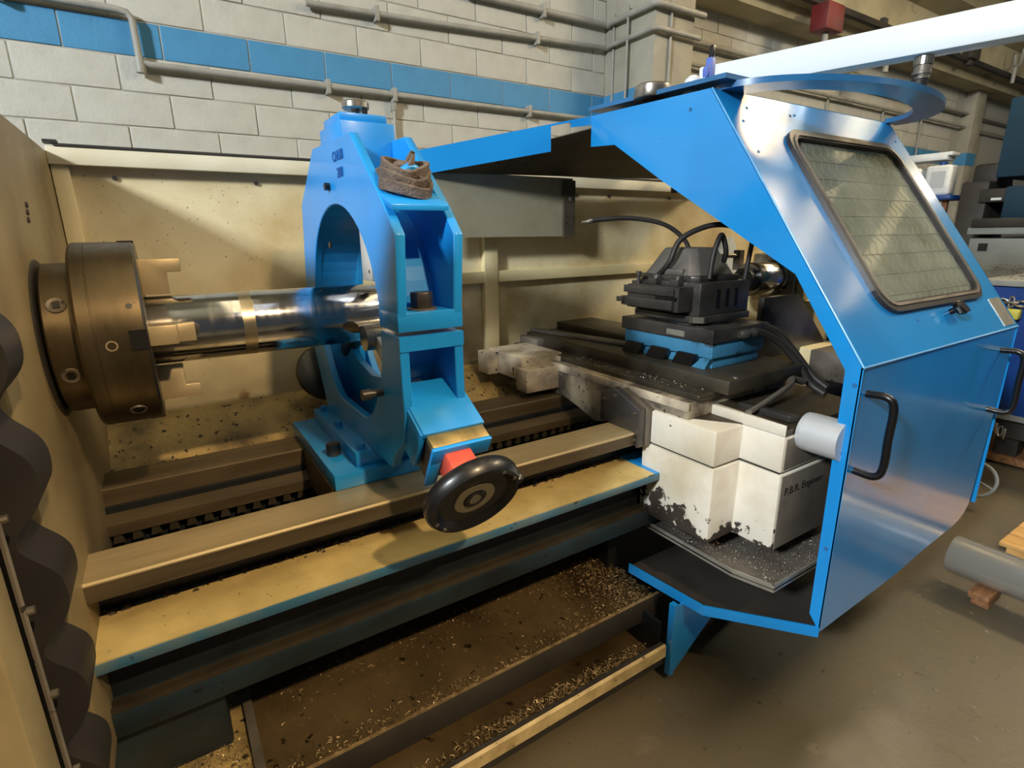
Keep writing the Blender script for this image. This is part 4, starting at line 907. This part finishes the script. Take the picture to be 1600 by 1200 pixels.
for (y, z) in ((1.30, 1.885), (.68, 1.10), (.69, .9), (.685, .6)):
    MB().cyl((HX0, y, z), (HX0-.003, y, z), .006, 8).build('rivet', K['ring'], hd_)
# flat half-oval shelf ring on the roof
RC = (2.15, 1.225); NO = 48
ro = [(RC[0]+.585*math.cos(t), RC[1]-.325*math.sin(t)) for t in [PI*i/NO for i in range(NO+1)]]
ri = [(RC[0]+.01+.475*math.cos(t), RC[1]-.225*math.sin(t)) for t in [PI*i/NO for i in range(NO+1)]]
ro = [(x, y) for x, y in ro]; k = NO+1; vs = [(x, y, z) for z in (1.930, 1.948) for (x, y) in ro+ri]; fs = []
for i in range(k-1):
    fs += [(i, i+1, k+i+1, k+i), (2*k+i, 3*k+i, 3*k+i+1, 2*k+i+1), (i, 2*k+i, 2*k+i+1, i+1), (k+i, k+i+1, 3*k+i+1, 3*k+i)]
fs += [(0, k, 3*k, 2*k), (k-1, 3*k-1, 4*k-1, 2*k-1)]
MB().add(vs, fs).build('shelf_ring', K['ring'], hd_, smooth=True)

# ------------------------------------------------------------------ pendant arm on the roof
pa = thing('pendant_arm', 'white box-section pendant arm swung out above the hood roof', 'swing arm', (2.15, 1.95, 1.966))
d = Vector((.169, -.601, 0)).normalized(); sd = Vector((d.y, -d.x, 0)); base = Vector((2.155, 1.98, 2.10))+d*.17
vs = [base+d*a+sd*b+Vector((0, 0, c)) for a in (0, 3.0) for (b, c) in ((-.045, 0), (.045, 0), (.045, .108), (-.045, .108))]
MB().add(vs, [(0, 1, 2, 3), (7, 6, 5, 4), (0, 4, 5, 1), (1, 5, 6, 2), (2, 6, 7, 3), (3, 7, 4, 0)]).build('tube', K['white'], pa, .006)
MB().turn((2.15, 1.93, 1.962), (0, 0, 1), [(0, .13), (.012, .13), (.012, .075), (.14, .075), (.14, .05)], 48).build('pivot', K['greyunder'], pa, smooth=True)
hp = base+d*.82+sd*.0
fp_ = MB().cyl(hp+Vector((0, 0, -.004)), hp+Vector((0, 0, -.03)), .030, 20).build('hose_flange', K['steel'], pa)
MB().turn(hp+Vector((0, 0, -.03)), (0, 0, -1), [(0, .026), (.02, .028), (.022, .03), (.03, .03), (.032, .026), (.045, .026)], 24).build('hose_clamp', K['mid'], fp_, smooth=True)
MB().tube(bez([hp+Vector((0, 0, -.06)), hp+Vector((.002, .004, -.085)), hp+Vector((-.004, .010, -.12)), hp+Vector((-.006, .016, -.149))], 14), .027, 14).build('hose', K['rubber'], pa, smooth=True)
# small things on the roof
cl = thing('spring_clamp', 'blue clamp with a black handle standing on the front edge of the hood roof', 'clamp', (1.605, 1.30, 1.95))
MB().box(1.598, 1.622, 1.29, 1.312, 1.955, 2.045).build('jaw', K['clampblue'], cl, .003)
MB().prism([(1.582, 2.01), (1.600, 2.03), (1.600, 1.995), (1.585, 1.985)], 1.292, 1.31, 'y').build('jaw_lug', K['clampblue'], cl, .002)
MB().prism([(1.604, 2.045), (1.616, 2.045), (1.624, 2.082), (1.606, 2.082)], 1.294, 1.308, 'y').build('handle', K['black'], cl, .002)
tag(MB().turn((1.60, 1.36, 1.9525), (0, 0, 1), [(0, .028), (.005, .03), (.04, .026), (.052, .012), (.052, 0)], 28).build('plastic_cap', K['paper'], smooth=True), 'small white plastic cap on the roof behind the blue clamp', 'beaker')  # white plastic cap
tag(MB().turn((1.56, 1.50, 1.956), (0, 0, 1), [(0, .065), (.006, .068), (.04, .062), (.045, .055), (.012, .05), (.012, 0)], 36).build('metal_dish', K['steel'], smooth=True), 'round metal dish lying on the hood roof left of the white cap', 'dish')

# ================================================================== RIGHT-HAND BACKGROUND
bn = thing('scrap_bin', 'dark blue steel scrap bin heaped with swarf behind the hood', 'bin', (5.0, 1.0, .30))
MB().box(4.4, 5.6, -.4, 1.32, .36, 1.16).build('tub', K['bin'], bn, .01)
MB().box(4.375, 5.62, -.42, 1.34, 1.16, 1.195).build('lip', K['fargrey'], bn, .006)
MB().box(4.39, 5.60, -.40, 1.31, .33, .365).build('skid', K['fargrey'], bn)
chips('swarf', 900, lambda: (random.uniform(4.42, 5.0), random.uniform(.9, 1.38), 1.195+random.random()*.07), K['fardark'], .02, .06, 'dark tangled swarf heaped on the blue bin', None)
chn = thing('chain', 'galvanised chain hanging down the side of the blue bin', 'chain', (4.37, 1.16, 1.05))
cp = [(4.36, 1.14+.02*math.sin(i*.5), 1.07-.052*i) for i in range(15)] + [(4.34, 1.11-.022*i, .30-.012*i) for i in range(5)]
for i, p in enumerate(cp):
    a = Vector((1, .3, 0)).normalized() if i % 2 else Vector((.2, 1, 0)).normalized()
    MB().tube([Vector(p)+a*.014*math.cos(t)+Vector((0, 0, .034*math.sin(t))) for t in [2*PI*j/10 for j in range(11)]], .006, 6).build('link', K['chain'], chn, smooth=True)
for i in range(6):
    p = Vector((4.355, 1.24-.05*i, 1.075-.004*i)); a = Vector((0, 0, 1)) if i % 2 else Vector((1, 0, 0))
    MB().tube([p+a*.016*math.cos(t)+Vector((0, .034*math.sin(t), 0)) for t in [2*PI*j/10 for j in range(11)]], .006, 6).build('link', K['chain'], chn, smooth=True)
tag(MB().box(4.30, 4.37, 1.08, 1.15, .97, 1.03).build('padlock_body', mat('yellow_tag', (196, 190, 70), .5), None, .01), 'small yellow tag hanging by the chain on the blue bin', 'tag')
sk = thing('bin_dolly', 'dark low dolly frame under the blue bin', 'dolly', (5.0, .9, 0))
MB().box(4.45, 5.5, .2, 1.25, .20, .33).build('deck', K['fardark'], sk)
MB().box(4.5, 4.62, .98, 1.1, .02, .20).build('leg', K['fardark'], sk); MB().box(4.5, 4.62, .3, .42, .02, .20).build('leg', K['fardark'], sk)
MB().box(4.47, 5.4, .25, 1.2, .02, .07).build('rail', K['wood'], sk)
wv = thing('valve_wheel', 'pale spoked handwheel leaning near the floor beside the hood', 'wheel', (3.55, .93, .05))
wc = Vector((3.62, .93, .17)); wa = Vector((-.85, -.35, .35)).normalized(); e1 = wa.orthogonal().normalized(); e2 = wa.cross(e1)
MB().tube([wc+e1*.095*math.cos(t)+e2*.095*math.sin(t) for t in [2*PI*i/36 for i in range(37)]], .009, 8).build('rim', K['fargrey'], wv, smooth=True)
for i in range(3):
    t = 2*PI*i/3+.4; MB().cyl(wc, wc+e1*.092*math.cos(t)+e2*.092*math.sin(t), .007, 8).build('spoke', K['fargrey'], wv)
MB().cyl(wc-wa*.02, wc+wa*.02, .018, 14).build('hub', K['fargrey'], wv)
MB().cyl(wc-wa*.02, (3.85, 1.03, .06), .012, 10).build('stem', K['fardark'], wv)
# second machine
m2 = thing('milling_machine', 'second machine with dark blue cabinet and grey table far right', 'machine', (6.8, 1.3, 0))
MB().box(6.0, 7.2, .3, 1.86, 1.915, 2.52).build('cabinet', K['farblue'], m2, .01)
MB().box(6.0, 7.2, .3, 1.77, 1.585, 1.84).build('lower_cabinet', K['farblue'], m2, .01)
MB().box(6.02, 7.2, 1.66, 1.95, 1.72, 1.83).build('motor_box', K['fardark'], m2, .01)
MB().box(6.01, 6.02, 1.79, 1.86, 1.735, 1.755).build('label_plate', K['paper'], m2)
MB().box(5.66, 6.6, .2, 1.85, 1.515, 1.585).build('table', K['fardark'], m2, .008)
MB().box(5.68, 6.6, .2, 1.87, 1.46, 1.515).build('table_edge', K['fargrey'], m2, .006)
MB().box(5.7, 6.6, .2, 1.85, .02, 1.43).build('body', K['fargrey'], m2, .01)
MB().box(5.692, 5.7, 1.72, 1.78, 1.33, 1.39).build('port', K['black'], m2)
MB().box(6.05, 6.6, 1.90, 2.10, .02, 1.90).build('column', K['fardark'], m2, .02)
MB().box(6.3, 6.7, 1.93, 2.12, 1.84, 2.06).build('head', K['fardark'], m2, .03)
sh = thing('shelf_unit', 'dark grey shelf board carrying white plastic jugs behind the hood', 'shelf', (6.2, 2.45, 1.75))
MB().box(6.0, 6.4, 2.15, 2.75, 1.76, 1.80).build('board', K['bin'], sh, .004)
MB().box(6.1, 6.14, 2.2, 2.24, .02, 1.76).build('post', K['wood'], sh); MB().box(6.1, 6.14, 2.66, 2.70, .02, 1.76).build('post', K['wood'], sh)
def jug(x, y, z, wd, h, lab):
    t = thing('plastic_jug', lab, 'jug', (x, y, z))
    MB().box(x-.08, x+.08, y-wd/2, y+wd/2, z, z+h).build('body', K['paper'], t, .025, seg=3)
    MB().cyl((x, y, z+h), (x, y, z+h+.03), .03, 16).build('cap', K['bin'], t)
    MB().box(x-.0815, x-.08, y-wd*.3, y+wd*.25, z+h*.25, z+h*.8).build('sticker', K['greyunder'], t)
jug(6.12, 2.29, 1.80, .20, .26, 'nearest white plastic jug on the shelf right of the hood')
jug(6.12, 2.53, 1.80, .20, .25, 'white plastic jug partly hidden behind the hood window edge')
tag(MB().box(6.05, 6.25, 2.25, 2.62, 2.105, 2.14).box(6.07, 6.24, 2.22, 2.6, 2.14, 2.17).build('paper_stack', K['paper'], None, .004), 'flat white box lying on top of the plastic jugs', 'box')

# steel bar on wooden blocks, pallet board
b2 = thing('steel_bar', 'polished round steel bar lying on wooden blocks on the floor at right', 'steel bar', (2.705, .0, .071))
p0 = Vector((2.705, .710, .152)); dd = Vector((.0, -1, 0)).normalized()
MB().turn(p0, dd, [(0, .05), (0, .078), (.004, .081), (2.2, .081), (2.204, .07)], 72).build('shaft', K['barchrome'], b2, smooth=True)
MB().cyl(p0-dd*.006, p0, .02, 16).build('centre_stub', K['steel'], b2)
for i, (t, lab) in enumerate(((.14, 'wooden chock under the near end of the polished bar'), (1.5, 'wooden chock under the far end of the polished bar, out of view'))):
    c = p0+dd*t; a = Vector((-dd.y, dd.x, 0))
    if i == 1: continue
    w_ = thing('wood_chock', lab, 'wood block', (c.x, c.y, 0))
    def ob(l, s, z0, z1): return [c*1+a*u+dd*v+Vector((0, 0, z-c.z)) for z in (z0, z1) for u in (-l, l) for v in (-s, s)]
    F = [(0, 2, 3, 1), (4, 5, 7, 6), (0, 1, 5, 4), (2, 6, 7, 3), (0, 4, 6, 2), (1, 3, 7, 5)]
    MB().add(ob(.07, .03, 0, .042), F).build('lower_block', K['wood'], w_, .004)
    MB().add(ob(.105, .035, .042, .0705), F).build('upper_block', K['wood'], w_, .004)
pb = thing('pine_pallet', 'light pine pallet boards on the floor behind the polished bar', 'pallet', (3.6, .45, 0))
for k in range(3):
    MB().box(3.12+k*.13, 3.24+k*.13, -.5, .66, .07, .09).build('board', K['pine'], pb, .002)
MB().box(3.12, 3.6, .55, .63, .0, .07).build('bearer', K['pine'], pb); MB().box(3.12, 3.6, -.4, -.32, .0, .07).build('bearer', K['pine'], pb)

# loose chips on the floor
chips('swarf', 140, lambda: (random.uniform(.6, 2.8), random.uniform(.2, 1.0), .0005), K['swarfgrey'], .006, .03, 'stray metal chips scattered on the concrete floor')
chips('swarf', 160, lambda: (random.uniform(-.2, 1.1), random.uniform(1.40, 1.62), .665+random.random()*.02), K['swarf'], .006, .03, 'loose chips between the slideways')
